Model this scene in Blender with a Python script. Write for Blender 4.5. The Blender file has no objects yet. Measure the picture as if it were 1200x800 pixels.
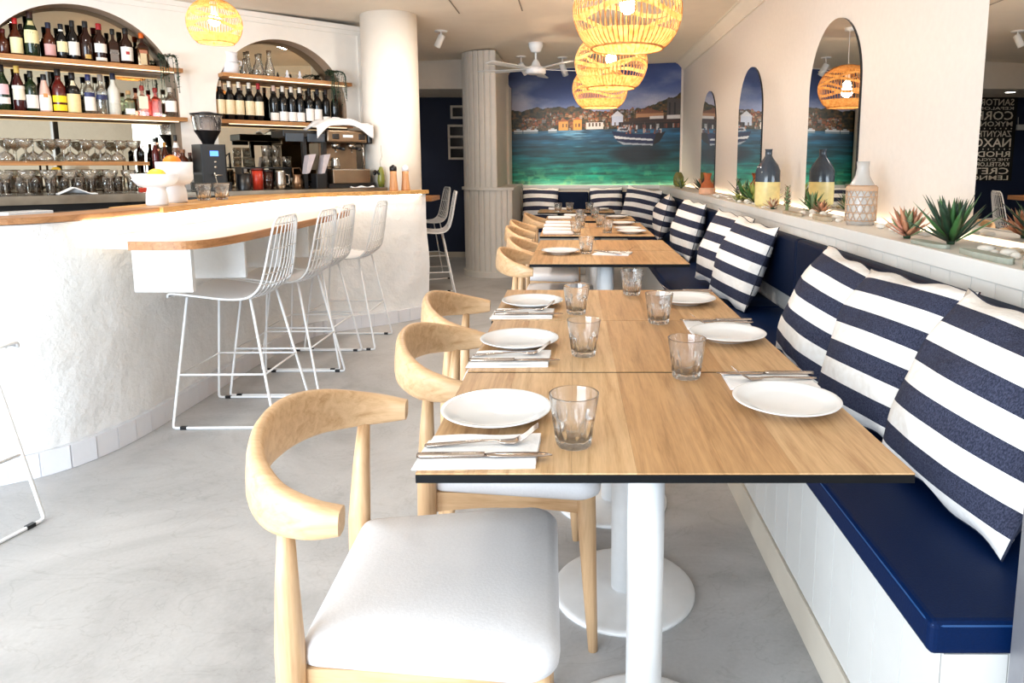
import bpy, math, random
import numpy as np
from mathutils import Vector, Matrix
PI = math.pi
R = math.radians
sc = bpy.context.scene
C = sc.collection
random.seed(7)

# ------------------------------------------------------------------ camera
cd = bpy.data.cameras.new('camera')
cam = bpy.data.objects.new('camera', cd)
C.objects.link(cam)
cam.location = (0, 0, 1.229)
cam.rotation_euler = (R(90 - 7.62), 0, 0)
cd.sensor_width = 36
cd.lens = 24
cd.shift_x = -0.06
cd.shift_y = -0.0833
cd.clip_start = 0.02
sc.camera = cam

# ------------------------------------------------------------------ view, world, daylight
sc.view_settings.view_transform = 'Standard'
sc.view_settings.look = 'None'
sc.view_settings.gamma = 1
sc.view_settings.exposure = 0.0
sc.view_settings.use_curve_mapping = False
W = bpy.data.worlds.new('daylight')
sc.world = W
W.use_nodes = True
W.node_tree.nodes['Background'].inputs[0].default_value = (0.80, 0.90, 1.0, 1)
W.node_tree.nodes['Background'].inputs[1].default_value = 0.8
sc.cycles.max_bounces = 8
sc.cycles.transmission_bounces = 10
sc.cycles.transparent_max_bounces = 12
sc.cycles.caustics_reflective = False
sc.cycles.caustics_refractive = True
sc.cycles.sample_clamp_indirect = 6


def area(name, loc, rot, sx, sy, energy, col=(1, 1, 1)):
    l = bpy.data.lights.new(name, 'AREA')
    l.shape = 'RECTANGLE'; l.size = sx; l.size_y = sy; l.energy = energy; l.color = col
    o = bpy.data.objects.new(name, l); C.objects.link(o)
    o.location = loc; o.rotation_euler = rot
    return o


# the open shop front behind the camera: daylight comes in through it
area('shopfront_daylight', (-2.9, -1.75, 1.25), (R(97), 0, R(-6)), 4.2, 2.3, 430, (0.76, 0.88, 1.0))
# added fill lights without fittings, under the ceiling above the frame
for i, (lx, ly, e) in enumerate(((-0.7, 4.9, 24), (-2.5, 3.4, 16))):
    area('ceiling_fill', (lx, ly, 2.46 + 0.041 * lx), (0, 0, 0), 0.16, 0.16, e, (1.0, 0.93, 0.84))


# ------------------------------------------------------------------ materials
def lin(h):
    h = h.lstrip('#')
    v = [int(h[i:i + 2], 16) / 255 for i in (0, 2, 4)]
    return tuple(x / 12.92 if x <= 0.04045 else ((x + 0.055) / 1.055) ** 2.4 for x in v) + (1,)


MATS = {}


def base_mat(name):
    m = bpy.data.materials.new(name); m.use_nodes = True
    nt = m.node_tree
    return m, nt, nt.nodes['Principled BSDF']


def node(nt, t, **kw):
    n = nt.nodes.new(t)
    for k, v in kw.items():
        setattr(n, k, v)
    return n


def coords(nt, scale=(1, 1, 1), src='Object', rot=(0, 0, 0)):
    tc = node(nt, 'ShaderNodeTexCoord'); mp = node(nt, 'ShaderNodeMapping')
    nt.links.new(tc.outputs[src], mp.inputs[0])
    mp.inputs['Scale'].default_value = scale
    mp.inputs['Rotation'].default_value = rot
    return mp.outputs[0]


def ramp(nt, fac, stops):
    r = node(nt, 'ShaderNodeValToRGB')
    el = r.color_ramp.elements
    while len(el) < len(stops):
        el.new(0.5)
    for e, (p, c) in zip(el, stops):
        e.position = p; e.color = c
    nt.links.new(fac, r.inputs[0])
    return r.outputs[0]


def bump(nt, b, h, strength, dist=0.01):
    n = node(nt, 'ShaderNodeBump'); n.inputs['Strength'].default_value = strength; n.inputs['Distance'].default_value = dist
    nt.links.new(h, n.inputs['Height']); nt.links.new(n.outputs[0], b.inputs['Normal'])


def shade(c, k):
    return (min(1, c[0] * k), min(1, c[1] * k), min(1, c[2] * k), 1)


def plain(name, hexc, rough=0.5, metal=0.0, var=0.06, scale=30, bmp=0.0, spec=0.5, **kw):
    """Principled with a little procedural mottling."""
    if name in MATS:
        return MATS[name]
    m, nt, b = base_mat(name)
    c = lin(hexc) if isinstance(hexc, str) else hexc
    n = node(nt, 'ShaderNodeTexNoise'); n.inputs['Scale'].default_value = scale; n.inputs['Detail'].default_value = 4
    nt.links.new(coords(nt), n.inputs['Vector'])
    col = ramp(nt, n.outputs[0], [(0.3, shade(c, 1 - var)), (0.7, shade(c, 1 + var))])
    nt.links.new(col, b.inputs['Base Color'])
    b.inputs['Roughness'].default_value = rough
    b.inputs['Metallic'].default_value = metal
    b.inputs['Specular IOR Level'].default_value = spec
    if bmp:
        bump(nt, b, n.outputs[0], bmp)
    for k, v in kw.items():
        b.inputs[k.replace('_', ' ')].default_value = v
    MATS[name] = m
    return m


def wood(name, dark, light, axis='Y', scale=1.0, rough=0.45):
    if name in MATS:
        return MATS[name]
    m, nt, b = base_mat(name)
    s = {'X': (1.2, 22, 22), 'Y': (22, 1.2, 22), 'Z': (22, 22, 1.2)}[axis]
    v = coords(nt, tuple(x * scale for x in s))
    n = node(nt, 'ShaderNodeTexNoise'); n.inputs['Scale'].default_value = 3; n.inputs['Detail'].default_value = 8; n.inputs['Distortion'].default_value = 0.9
    nt.links.new(v, n.inputs['Vector'])
    n2 = node(nt, 'ShaderNodeTexNoise'); n2.inputs['Scale'].default_value = 22; n2.inputs['Detail'].default_value = 3
    nt.links.new(v, n2.inputs['Vector'])
    mx = node(nt, 'ShaderNodeMath', operation='MULTIPLY_ADD'); mx.inputs[1].default_value = 0.35
    nt.links.new(n2.outputs[0], mx.inputs[0]); nt.links.new(n.outputs[0], mx.inputs[2])
    col = ramp(nt, mx.outputs[0], [(0.45, lin(dark)), (0.6, tuple((a + c) / 2 for a, c in zip(lin(dark), lin(light)))), (0.82, lin(light))])
    nt.links.new(col, b.inputs['Base Color'])
    b.inputs['Roughness'].default_value = rough
    bump(nt, b, mx.outputs[0], 0.05, 0.002)
    MATS[name] = m
    return m


def glass(name, col=(1, 1, 1, 1), rough=0.0, ior=1.45):
    if name in MATS:
        return MATS[name]
    m, nt, b = base_mat(name)
    n = node(nt, 'ShaderNodeTexNoise'); n.inputs['Scale'].default_value = 8
    nt.links.new(coords(nt), n.inputs['Vector'])
    nt.links.new(ramp(nt, n.outputs[0], [(0.3, shade(col, 0.97)), (0.7, col)]), b.inputs['Base Color'])
    b.inputs['Transmission Weight'].default_value = 1
    b.inputs['Roughness'].default_value = rough
    b.inputs['IOR'].default_value = ior
    MATS[name] = m
    return m


def emit(name, col, strength):
    if name in MATS:
        return MATS[name]
    m, nt, b = base_mat(name)
    n = node(nt, 'ShaderNodeTexNoise'); n.inputs['Scale'].default_value = 5
    nt.links.new(coords(nt), n.inputs['Vector'])
    nt.links.new(ramp(nt, n.outputs[0], [(0.2, shade(col, 0.97)), (0.8, col)]), b.inputs['Emission Color'])
    b.inputs['Base Color'].default_value = col
    b.inputs['Emission Strength'].default_value = strength
    MATS[name] = m
    return m


def m_floor():
    m, nt, b = base_mat('polished_concrete')
    v = coords(nt)
    n = node(nt, 'ShaderNodeTexNoise'); n.inputs['Scale'].default_value = 1.3; n.inputs['Detail'].default_value = 9; n.inputs['Distortion'].default_value = 1.4; n.inputs['Roughness'].default_value = 0.62
    nt.links.new(v, n.inputs['Vector'])
    n2 = node(nt, 'ShaderNodeTexNoise'); n2.inputs['Scale'].default_value = 90; n2.inputs['Detail'].default_value = 3
    nt.links.new(v, n2.inputs['Vector'])
    a = ramp(nt, n.outputs[0], [(0.30, lin('#999898')), (0.48, lin('#b2b1b1')), (0.62, lin('#bdbcbc')), (0.75, lin('#a8a7a6'))])
    # trowel scuffs
    n3 = node(nt, 'ShaderNodeTexNoise'); n3.inputs['Scale'].default_value = 2.1; n3.inputs['Detail'].default_value = 5; n3.inputs['Distortion'].default_value = 3.5
    nt.links.new(coords(nt, (1, 1.6, 1), rot=(0, 0, 0.6)), n3.inputs['Vector'])
    sc_ = ramp(nt, n3.outputs[0], [(0.485, (1, 1, 1, 1)), (0.5, (0.80, 0.79, 0.78, 1)), (0.515, (1, 1, 1, 1))])
    mx = node(nt, 'ShaderNodeMix', data_type='RGBA', blend_type='MULTIPLY'); mx.inputs[0].default_value = 0.55
    nt.links.new(a, mx.inputs[6]); nt.links.new(sc_, mx.inputs[7])
    mx2 = node(nt, 'ShaderNodeMix', data_type='RGBA', blend_type='MULTIPLY'); mx2.inputs[0].default_value = 0.5
    nt.links.new(mx.outputs[2], mx2.inputs[6])
    nt.links.new(ramp(nt, n2.outputs[0], [(0.3, (0.86, 0.86, 0.86, 1)), (0.7, (1, 1, 1, 1))]), mx2.inputs[7])
    nt.links.new(mx2.outputs[2], b.inputs['Base Color'])
    r = node(nt, 'ShaderNodeMapRange'); r.inputs[3].default_value = 0.42; r.inputs[4].default_value = 0.62
    nt.links.new(n.outputs[0], r.inputs[0]); nt.links.new(r.outputs[0], b.inputs['Roughness'])
    bump(nt, b, n2.outputs[0], 0.05, 0.002)
    return m


def m_plaster(name, hexc, big=4.0, strength=0.35, dist=0.02, rough=0.8):
    m, nt, b = base_mat(name)
    v = coords(nt)
    n = node(nt, 'ShaderNodeTexNoise'); n.inputs['Scale'].default_value = big; n.inputs['Detail'].default_value = 8; n.inputs['Roughness'].default_value = 0.6
    nt.links.new(v, n.inputs['Vector'])
    c = lin(hexc)
    nt.links.new(ramp(nt, n.outputs[0], [(0.3, shade(c, 0.97)), (0.7, shade(c, 1.02))]), b.inputs['Base Color'])
    b.inputs['Roughness'].default_value = rough
    bump(nt, b, n.outputs[0], strength, dist)
    return m


def m_stripes():
    """Navy and white broad stripes across the cushion, with a woven mottle in the navy."""
    m, nt, b = base_mat('striped_cotton')
    tc = node(nt, 'ShaderNodeTexCoord'); sp = node(nt, 'ShaderNodeSeparateXYZ')
    nt.links.new(tc.outputs['Object'], sp.inputs[0])
    a = node(nt, 'ShaderNodeMath', operation='MULTIPLY_ADD'); a.inputs[1].default_value = 1 / 0.1067; a.inputs[2].default_value = 10.75
    nt.links.new(sp.outputs[2], a.inputs[0])
    f = node(nt, 'ShaderNodeMath', operation='FRACT'); nt.links.new(a.outputs[0], f.inputs[0])
    g = node(nt, 'ShaderNodeMath', operation='GREATER_THAN'); g.inputs[1].default_value = 0.5
    nt.links.new(f.outputs[0], g.inputs[0])
    n = node(nt, 'ShaderNodeTexNoise'); n.inputs['Scale'].default_value = 420; n.inputs['Detail'].default_value = 2
    nt.links.new(coords(nt, (1, 1, 0.5)), n.inputs['Vector'])
    navy = ramp(nt, n.outputs[0], [(0.35, lin('#272a3b')), (0.7, lin('#474a5e'))])
    n2 = node(nt, 'ShaderNodeTexNoise'); n2.inputs['Scale'].default_value = 60
    nt.links.new(coords(nt), n2.inputs['Vector'])
    wh = ramp(nt, n2.outputs[0], [(0.3, lin('#eee8e2')), (0.7, lin('#f6f2ee'))])
    mx = node(nt, 'ShaderNodeMix', data_type='RGBA')
    nt.links.new(g.outputs[0], mx.inputs[0]); nt.links.new(navy, mx.inputs[6]); nt.links.new(wh, mx.inputs[7])
    nt.links.new(mx.outputs[2], b.inputs['Base Color'])
    b.inputs['Roughness'].default_value = 0.9
    b.inputs['Specular IOR Level'].default_value = 0.15
    n4 = node(nt, 'ShaderNodeTexNoise'); n4.inputs['Scale'].default_value = 9; n4.inputs['Detail'].default_value = 3; n4.inputs['Distortion'].default_value = 1.0
    nt.links.new(coords(nt), n4.inputs['Vector'])
    bump(nt, b, n4.outputs[0], 0.5, 0.02)
    return m


def m_rattan():
    m, nt, b = base_mat('rattan')
    n = node(nt, 'ShaderNodeTexNoise'); n.inputs['Scale'].default_value = 40; n.inputs['Detail'].default_value = 3
    nt.links.new(coords(nt), n.inputs['Vector'])
    col = ramp(nt, n.outputs[0], [(0.3, lin('#b9803f')), (0.7, lin('#e2b573'))])
    nt.links.new(col, b.inputs['Base Color'])
    b.inputs['Roughness'].default_value = 0.6
    tr = node(nt, 'ShaderNodeBsdfTranslucent'); nt.links.new(col, tr.inputs[0])
    ms = node(nt, 'ShaderNodeMixShader'); ms.inputs[0].default_value = 0.42
    out = nt.nodes['Material Output']
    nt.links.new(b.outputs[0], ms.inputs[1]); nt.links.new(tr.outputs[0], ms.inputs[2]); nt.links.new(ms.outputs[0], out.inputs[0])
    return m


FLOOR = m_floor()
WALL = m_plaster('wall_paint', '#ece4da', 9, 0.08, 0.004)
GRASSW = m_plaster('wall_paint_warm', '#e4dad0', 30, 0.10, 0.004)
CEIL = m_plaster('ceiling_paint', '#efe3d2', 6, 0.05, 0.004)
PLASTER = m_plaster('bar_plaster', '#f2f1ef', 7, 0.7, 0.03)
STRIPE = m_stripes()
RATTAN = m_rattan()
OAK = [wood('table_oak_%d' % i, d, l, 'Y') for i, (d, l) in enumerate((('#a0764a', '#c89f70'), ('#a87f56', '#cfa97c'), ('#9d744a', '#c4996a'), ('#b0885c', '#d4b084')))]
ASH = wood('chair_ash', '#c4986c', '#e0bb90', 'X', 0.8, 0.4)
ASHZ = wood('chair_ash_upright', '#c0946a', '#dfb98e', 'Z', 0.8, 0.4)
SHELFWOOD = wood('shelf_oak', '#8f5c30', '#bd8650', 'X', 0.8, 0.5)
BARWOOD = wood('bar_oak', '#b0783f', '#d8a868', 'Y', 0.6, 0.4)
BLACK = plain('black_edge', '#06070a', 0.6, spec=0.2)
BLACKP = plain('black_plastic', '#0d0d10', 0.35)
WHITEM = plain('white_metal', '#eeeeee', 0.35, var=0.02)
WHITEL = plain('white_upholstery', '#e4e3e6', 0.55, var=0.03, scale=200, bmp=0.05)
CHINA = plain('white_china', '#edeef0', 0.12, var=0.01)
CERAM = plain('white_ceramic', '#eeeeF2', 0.6, var=0.02)
LINEN = plain('white_linen', '#f2f0f0', 0.9, var=0.03, scale=120, bmp=0.1)
NAVYL = plain('navy_leather', '#011a42', 0.5, var=0.10, scale=220, bmp=0.05, spec=0.12)
NAVYF = plain('navy_back_fabric', '#08152e', 0.6, var=0.08, scale=200, bmp=0.05, spec=0.12)
NAVYW = plain('navy_wall_paint', '#0b1d3f', 0.6, var=0.04, scale=6)
PANELW = plain('panel_paint', '#dcdad6', 0.5, var=0.02, scale=12)
PANELB = plain('beige_panel_paint', '#cfc5b6', 0.6, var=0.03, scale=12)
STEEL = plain('steel', '#b9b2a8', 0.25, 1.0, var=0.05)
SILVER = plain('cutlery_steel', '#b8aaa0', 0.22, 1.0, var=0.05)
GREYM = plain('grey_aluminium', '#9a9aa0', 0.4, 0.6)
TILEW = plain('white_tile', '#e6e6ea', 0.35, var=0.03, scale=8)
STONE = plain('pebble_white', '#e8e2d8', 0.8, var=0.08, scale=40)
SLATE = plain('green_grey_slate', '#a2a79b', 0.8, var=0.12, scale=25, bmp=0.2)
DRIFT = plain('driftwood', '#a89a84', 0.9, var=0.2, scale=18, bmp=0.3)
MIRROR = plain('mirror_silver', '#e6e8e8', 0.0, 1.0, var=0.0)

def thin_glass(name, col, body=0.25):
    """Thin-walled glass: mostly see-through, glossy at grazing angles."""
    if name in MATS:
        return MATS[name]
    m, nt, b = base_mat(name)
    tr = node(nt, 'ShaderNodeBsdfTransparent'); gl = node(nt, 'ShaderNodeBsdfGlossy'); gl.inputs['Roughness'].default_value = 0.0
    n = node(nt, 'ShaderNodeTexNoise'); n.inputs['Scale'].default_value = 8
    nt.links.new(coords(nt), n.inputs['Vector'])
    nt.links.new(ramp(nt, n.outputs[0], [(0.3, shade(col, 0.992)), (0.7, col)]), tr.inputs[0])
    lw = node(nt, 'ShaderNodeLayerWeight'); lw.inputs[0].default_value = 0.93
    mr = node(nt, 'ShaderNodeMapRange'); mr.inputs[3].default_value = 0.012; mr.inputs[4].default_value = 0.5
    nt.links.new(lw.outputs['Facing'], mr.inputs[0])
    ms = node(nt, 'ShaderNodeMixShader'); nt.links.new(mr.outputs[0], ms.inputs[0])
    nt.links.new(tr.outputs[0], ms.inputs[1]); nt.links.new(gl.outputs[0], ms.inputs[2])
    b.inputs['Base Color'].default_value = col; b.inputs['Transmission Weight'].default_value = 1; b.inputs['Roughness'].default_value = 0.0
    ms2 = node(nt, 'ShaderNodeMixShader'); ms2.inputs[0].default_value = body
    nt.links.new(ms.outputs[0], ms2.inputs[1]); nt.links.new(b.outputs[0], ms2.inputs[2])
    nt.links.new(ms2.outputs[0], nt.nodes['Material Output'].inputs[0])
    MATS[name] = m
    return m


GLASSC = thin_glass('clear_glass', (1, 1, 1, 1), 0.85)
LEAF = plain('leaf_green', '#3d6a35', 0.5, var=0.25, scale=20)
LEAFD = plain('leaf_dark', '#26402a', 0.5, var=0.25, scale=20)
LEAFG = plain('leaf_grey_green', '#7f8f66', 0.6, var=0.2, scale=20)
LEAFP = plain('leaf_pink', '#c58a68', 0.6, var=0.25, scale=30)
LEAFY = plain('leaf_yellow_green', '#9aa04e', 0.5, var=0.25, scale=20)
TERRA = plain('terracotta', '#a8562a', 0.7, var=0.12)
CREAM = plain('cream', '#e9d9b8', 0.7, var=0.05)
ORANGE = plain('orange_peel', '#f07a12', 0.5, var=0.08, scale=60, bmp=0.1)
LEMON = plain('lemon_peel', '#ecc93c', 0.5, var=0.08, scale=60, bmp=0.1)
REDM = plain('red_plastic', '#b5301a', 0.4)
LED = emit('led_strip', (1.0, 0.84, 0.62, 1), 11)
LEDS = emit('shelf_led', (1.0, 0.80, 0.54, 1), 1.6)
LEDB = emit('led_bar', (1.0, 0.90, 0.74, 1), 16)
BULB = emit('bulb_glow', (1.0, 0.82, 0.55, 1), 60)
SPOTG = emit('spot_glow', (1.0, 0.93, 0.8, 1), 14)
SCREEN = emit('grinder_screen', (0.10, 0.30, 1.0, 1), 1.5)


# ------------------------------------------------------------------ mesh helper
class M:
    def __init__(s):
        s.v = []; s.f = []; s.mi = []; s.sm = []

    def add(s, vs, fs, mi=0, smooth=False, mat=None):
        k = len(s.v)
        if mat is not None:
            vs = [tuple(mat @ Vector(p)) for p in vs]
        s.v += [tuple(p) for p in vs]
        for f in fs:
            s.f.append(tuple(i + k for i in f)); s.mi.append(mi); s.sm.append(smooth)
        return s

    def box(s, lo, hi, mi=0, mat=None):
        x0, y0, z0 = lo; x1, y1, z1 = hi
        v = [(x0, y0, z0), (x1, y0, z0), (x1, y1, z0), (x0, y1, z0), (x0, y0, z1), (x1, y0, z1), (x1, y1, z1), (x0, y1, z1)]
        return s.add(v, [(0, 3, 2, 1), (4, 5, 6, 7), (0, 1, 5, 4), (1, 2, 6, 5), (2, 3, 7, 6), (3, 0, 4, 7)], mi, False, mat)

    def lathe(s, prof, seg=20, mi=0, smooth=True, mat=None, cap=True, squash=1.0, phase=0.0):
        v = []; f = []
        n = len(prof)
        for (r, z) in prof:
            for i in range(seg):
                a = 2 * PI * i / seg + phase
                v.append((r * math.cos(a), r * math.sin(a) * squash, z))
        for j in range(n - 1):
            for i in range(seg):
                i2 = (i + 1) % seg
                f.append((j * seg + i, j * seg + i2, (j + 1) * seg + i2, (j + 1) * seg + i))
        if cap:
            f.append(tuple(reversed(range(seg))))
            f.append(tuple((n - 1) * seg + i for i in range(seg)))
        return s.add(v, f, mi, smooth, mat)

    def tube(s, pts, r, seg=6, mi=0, closed=False, smooth=True, mat=None, cap=True, flat=None):
        pts = [Vector(p) for p in pts]
        n = len(pts)
        rs = r if isinstance(r, (list, tuple)) else [r] * n
        v = []; f = []
        up = None
        for i, p in enumerate(pts):
            a = pts[(i - 1) % n] if (closed or i > 0) else p
            b = pts[(i + 1) % n] if (closed or i < n - 1) else p
            t = (b - a)
            if t.length < 1e-9:
                t = Vector((0, 0, 1))
            t.normalize()
            if up is None:
                up = Vector((0, 0, 1)) if abs(t.z) < 0.9 else Vector((1, 0, 0))
            x = t.cross(up)
            if x.length < 1e-6:
                x = t.cross(Vector((0, 1, 0)))
            x.normalize(); y = x.cross(t).normalized(); up = y
            for k in range(seg):
                ang = 2 * PI * k / seg
                q = p + x * (rs[i] * math.cos(ang)) + y * (rs[i] * math.sin(ang) * (flat or 1.0))
                v.append(tuple(q))
        m = n if closed else n - 1
        for i in range(m):
            for k in range(seg):
                a = i * seg + k; b = i * seg + (k + 1) % seg
                c = ((i + 1) % n) * seg + (k + 1) % seg; d = ((i + 1) % n) * seg + k
                f.append((a, b, c, d))
        if cap and not closed:
            f.append(tuple(reversed(range(seg)))); f.append(tuple((n - 1) * seg + k for k in range(seg)))
        return s.add(v, f, mi, smooth, mat)

    def prism(s, poly, z0, z1, mi=0, mat=None, smooth=False):
        n = len(poly)
        v = [(x, y, z0) for x, y in poly] + [(x, y, z1) for x, y in poly]
        s.add(v, [tuple(reversed(range(n))), tuple(range(n, 2 * n))], mi, False, mat)
        return s.add(v, [(i, (i + 1) % n, n + (i + 1) % n, n + i) for i in range(n)], mi, smooth, mat)

    def grid(s, fn, nu, nv, mi=0, smooth=True, mat=None):
        v = [fn(i / nu, j / nv) for j in range(nv + 1) for i in range(nu + 1)]
        f = [(j * (nu + 1) + i, j * (nu + 1) + i + 1, (j + 1) * (nu + 1) + i + 1, (j + 1) * (nu + 1) + i) for j in range(nv) for i in range(nu)]
        return s.add(v, f, mi, smooth, mat)

    def sphere(s, c, r, mi=0, nu=14, nv=8, sc3=(1, 1, 1)):
        prof = []
        for j in range(nv + 1):
            a = -PI / 2 + PI * j / nv
            prof.append((max(1e-4, r * math.cos(a)), r * math.sin(a)))
        return s.lathe(prof, nu, mi, True, Matrix.Translation(c) @ Matrix.Diagonal((*sc3, 1)), False)

    def mesh(s, name, mats):
        me = bpy.data.meshes.new(name)
        me.from_pydata(s.v, [], s.f)
        for m in (mats if isinstance(mats, (list, tuple)) else [mats]):
            me.materials.append(m)
        me.polygons.foreach_set('material_index', s.mi)
        me.polygons.foreach_set('use_smooth', s.sm)
        me.update()
        return me


def ob(name, mb, mats, parent=None, loc=None, rot=None, bevel=0, kind=None, label=None, sub=0, solid=0):
    me = mb if isinstance(mb, bpy.types.Mesh) else mb.mesh(name, mats)
    o = bpy.data.objects.new(name, me); C.objects.link(o)
    if parent:
        o.parent = parent
    if loc is not None:
        o.location = loc
    if rot is not None:
        o.rotation_euler = rot
    if bevel:
        b = o.modifiers.new('bevel', 'BEVEL'); b.width = bevel; b.segments = 3; b.limit_method = 'ANGLE'; b.angle_limit = R(40)
    if sub:
        b = o.modifiers.new('sub', 'SUBSURF'); b.levels = sub; b.render_levels = sub
    if kind:
        o['kind'] = kind
    if label:
        o['label'] = label
    return o


def tag(o, label, cat, group=None):
    o['label'] = label; o['category'] = cat
    if group:
        o['group'] = group
    return o


def thing(name, label, cat, loc=(0, 0, 0), rz=0.0, group=None):
    o = bpy.data.objects.new(name, None); C.objects.link(o)
    o.empty_display_size = 0.05
    o.location = loc; o.rotation_euler = (0, 0, rz)
    return tag(o, label, cat, group)


def dup(root, loc=None, rz=None, label=None, group=None):
    r = root.copy(); C.objects.link(r)
    if loc is not None:
        r.location = loc
    if rz is not None:
        r.rotation_euler = (0, 0, rz)
    if label:
        r['label'] = label
    if group:
        r['group'] = group
    for ch in root.children:
        c = ch.copy(); C.objects.link(c); c.parent = r
        for g in ch.children:
            d = g.copy(); C.objects.link(d); d.parent = c
    return r


def struct(name, mb, mats, **kw):
    return ob(name, mb, mats, kind='structure', **kw)


def catmull(pts, n=8):
    out = []
    P = [Vector((*p, 0)) if len(p) == 2 else Vector(p) for p in pts]
    P = [P[0] * 2 - P[1]] + P + [P[-1] * 2 - P[-2]]
    for i in range(1, len(P) - 2):
        for k in range(n):
            t = k / n
            a, b, c, d = P[i - 1], P[i], P[i + 1], P[i + 2]
            out.append(0.5 * ((2 * b) + (c - a) * t + (2 * a - 5 * b + 4 * c - d) * t * t + (3 * b - a - 3 * c + d) * t ** 3))
    out.append(P[-2])
    return out


def resample(pts, step):
    out = [pts[0].copy()]
    acc = 0.0
    for a, b in zip(pts, pts[1:]):
        L = (b - a).length
        d = step - acc
        while d <= L:
            out.append(a + (b - a) * (d / L)); d += step
        acc = (acc + L) % step if L > 0 else acc
        acc = L - (d - step)
    return out


def normals2(pts):
    """Outward (right-hand side of travel) unit normals of a plan path."""
    n = []
    for i in range(len(pts)):
        a = pts[max(0, i - 1)]; b = pts[min(len(pts) - 1, i + 1)]
        t = (b - a).normalized()
        n.append(Vector((t.y, -t.x, 0)))
    return n


def ribbon(path, d0, d1, z0, z1):
    """Closed band following a plan path between the offsets d0 (outer) and d1 (inner)."""
    nn = normals2(path)
    m = M(); k = len(path)
    v = []
    for d, z in ((d0, z0), (d0, z1), (d1, z1), (d1, z0)):
        v += [tuple((p + q * (d(p) if callable(d) else d))[:2]) + (z,) for p, q in zip(path, nn)]
    f = []
    for a in range(4):
        b = (a + 1) % 4
        for i in range(k - 1):
            f.append((a * k + i, a * k + i + 1, b * k + i + 1, b * k + i))
    f.append((0, k, 2 * k, 3 * k)); f.append((k - 1, 4 * k - 1, 3 * k - 1, 2 * k - 1))
    m.add(v, f, 0, False)
    return m


# ================================================================== SETTING
def ceil_z(x):
    return 2.485 + 0.041 * x


XR, YB = 1.43, 9.1
# floor, ceiling
struct('floor', M().box((-6.5, -2.0, -0.05), (2.0, YB + 0.2, 0)), FLOOR)
m = M()
x0, x1 = -6.5, 1.6
m.add([(x0, -2, ceil_z(x0)), (x1, -2, ceil_z(x1)), (x1, YB + 0.2, ceil_z(x1)), (x0, YB + 0.2, ceil_z(x0)),
       (x0, -2, ceil_z(x0) + 0.1), (x1, -2, ceil_z(x1) + 0.1), (x1, YB + 0.2, ceil_z(x1) + 0.1), (x0, YB + 0.2, ceil_z(x0) + 0.1)],
      [(0, 1, 2, 3), (7, 6, 5, 4), (0, 4, 5, 1), (1, 5, 6, 2), (2, 6, 7, 3), (3, 7, 4, 0)])
ceiling = struct('ceiling', m, CEIL)
for (x, y, dx, dy) in ((-0.93, 5.75, 0.055, 0.5), (-0.42, 5.75, 0.055, 0.42)):
    ob('vent_slot', M().add([(x, y - dy, ceil_z(x) - 0.004), (x + 0.012, y - dy, ceil_z(x) - 0.004), (x + 0.012, y, ceil_z(x) - 0.004), (x, y, ceil_z(x) - 0.004)], [(0, 3, 2, 1)]), plain('slot_grey', '#8d8274', 0.8), parent=ceiling)

# right wall with its sloping cornice
struct('wall_right', M().box((XR, -2.0, 0), (XR + 0.1, YB + 0.1, 2.62)), GRASSW)
m = M()
m.prism([(XR, 2.44), (XR, 2.56), (XR - 0.10, 2.56), (XR - 0.10, 2.53), (XR - 0.085, 2.53), (XR - 0.012, 2.455), (XR - 0.012, 2.44)], -2.0, YB,
        mat=Matrix(((1, 0, 0, 0), (0, 0, 1, 0), (0, 1, 0, 0), (0, 0, 0, 1))))
struct('trim_1', m, CEIL)

# back wall (white part behind the print) and the navy wall beyond the bar
struct('wall_back', M().box((-1.2, YB, 0), (XR + 0.1, YB + 0.1, 2.6)), GRASSW)
struct('wall_navy', M().box((-4.2, YB, 0), (-1.2, YB + 0.1, 2.5)), NAVYW)
struct('wall_left', M().box((-4.3, 6.2, 0), (-4.2, YB, 2.4)), NAVYW)
struct('baseboard_navy', M().box((-4.2, YB - 0.015, 0), (-1.2, YB, 0.07)), PANELB)
# dropped soffit in front of the navy wall
struct('wall_soffit', M().box((-4.2, 8.1, 2.10), (-0.95, YB, 2.50)), WALL)
# side wall of the front left, beyond the bar, and the front pier
struct('wall_front_left', M().box((-6.5, -2.0, 0), (-6.4, 3.0, 2.3)), WALL)

# bar back wall: frame e along the wall, n towards the bar
E_ = Vector((0.73, 0.6834, 0)); N_ = Vector((0.6834, -0.73, 0)); O_ = Vector((-2.38, 5.4, 0))
BA = math.atan2(0.6834, 0.73)


def wp(s, off, z):
    p = O_ + E_ * s + N_ * off
    return (p.x, p.y, z)


BM = Matrix.Translation(O_) @ Matrix.Rotation(BA, 4, 'Z')      # local x along the wall, local -y towards the bar
ARCHES = ((-1.15, 0.545, 1.715), (0.145, 0.505, 1.69))
ZB = 1.05


def arch_top(s):
    for c, r, zs in ARCHES:
        if abs(s - c) < r:
            return zs + math.sqrt(max(0, r * r - (s - c) ** 2))
    return None


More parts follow.
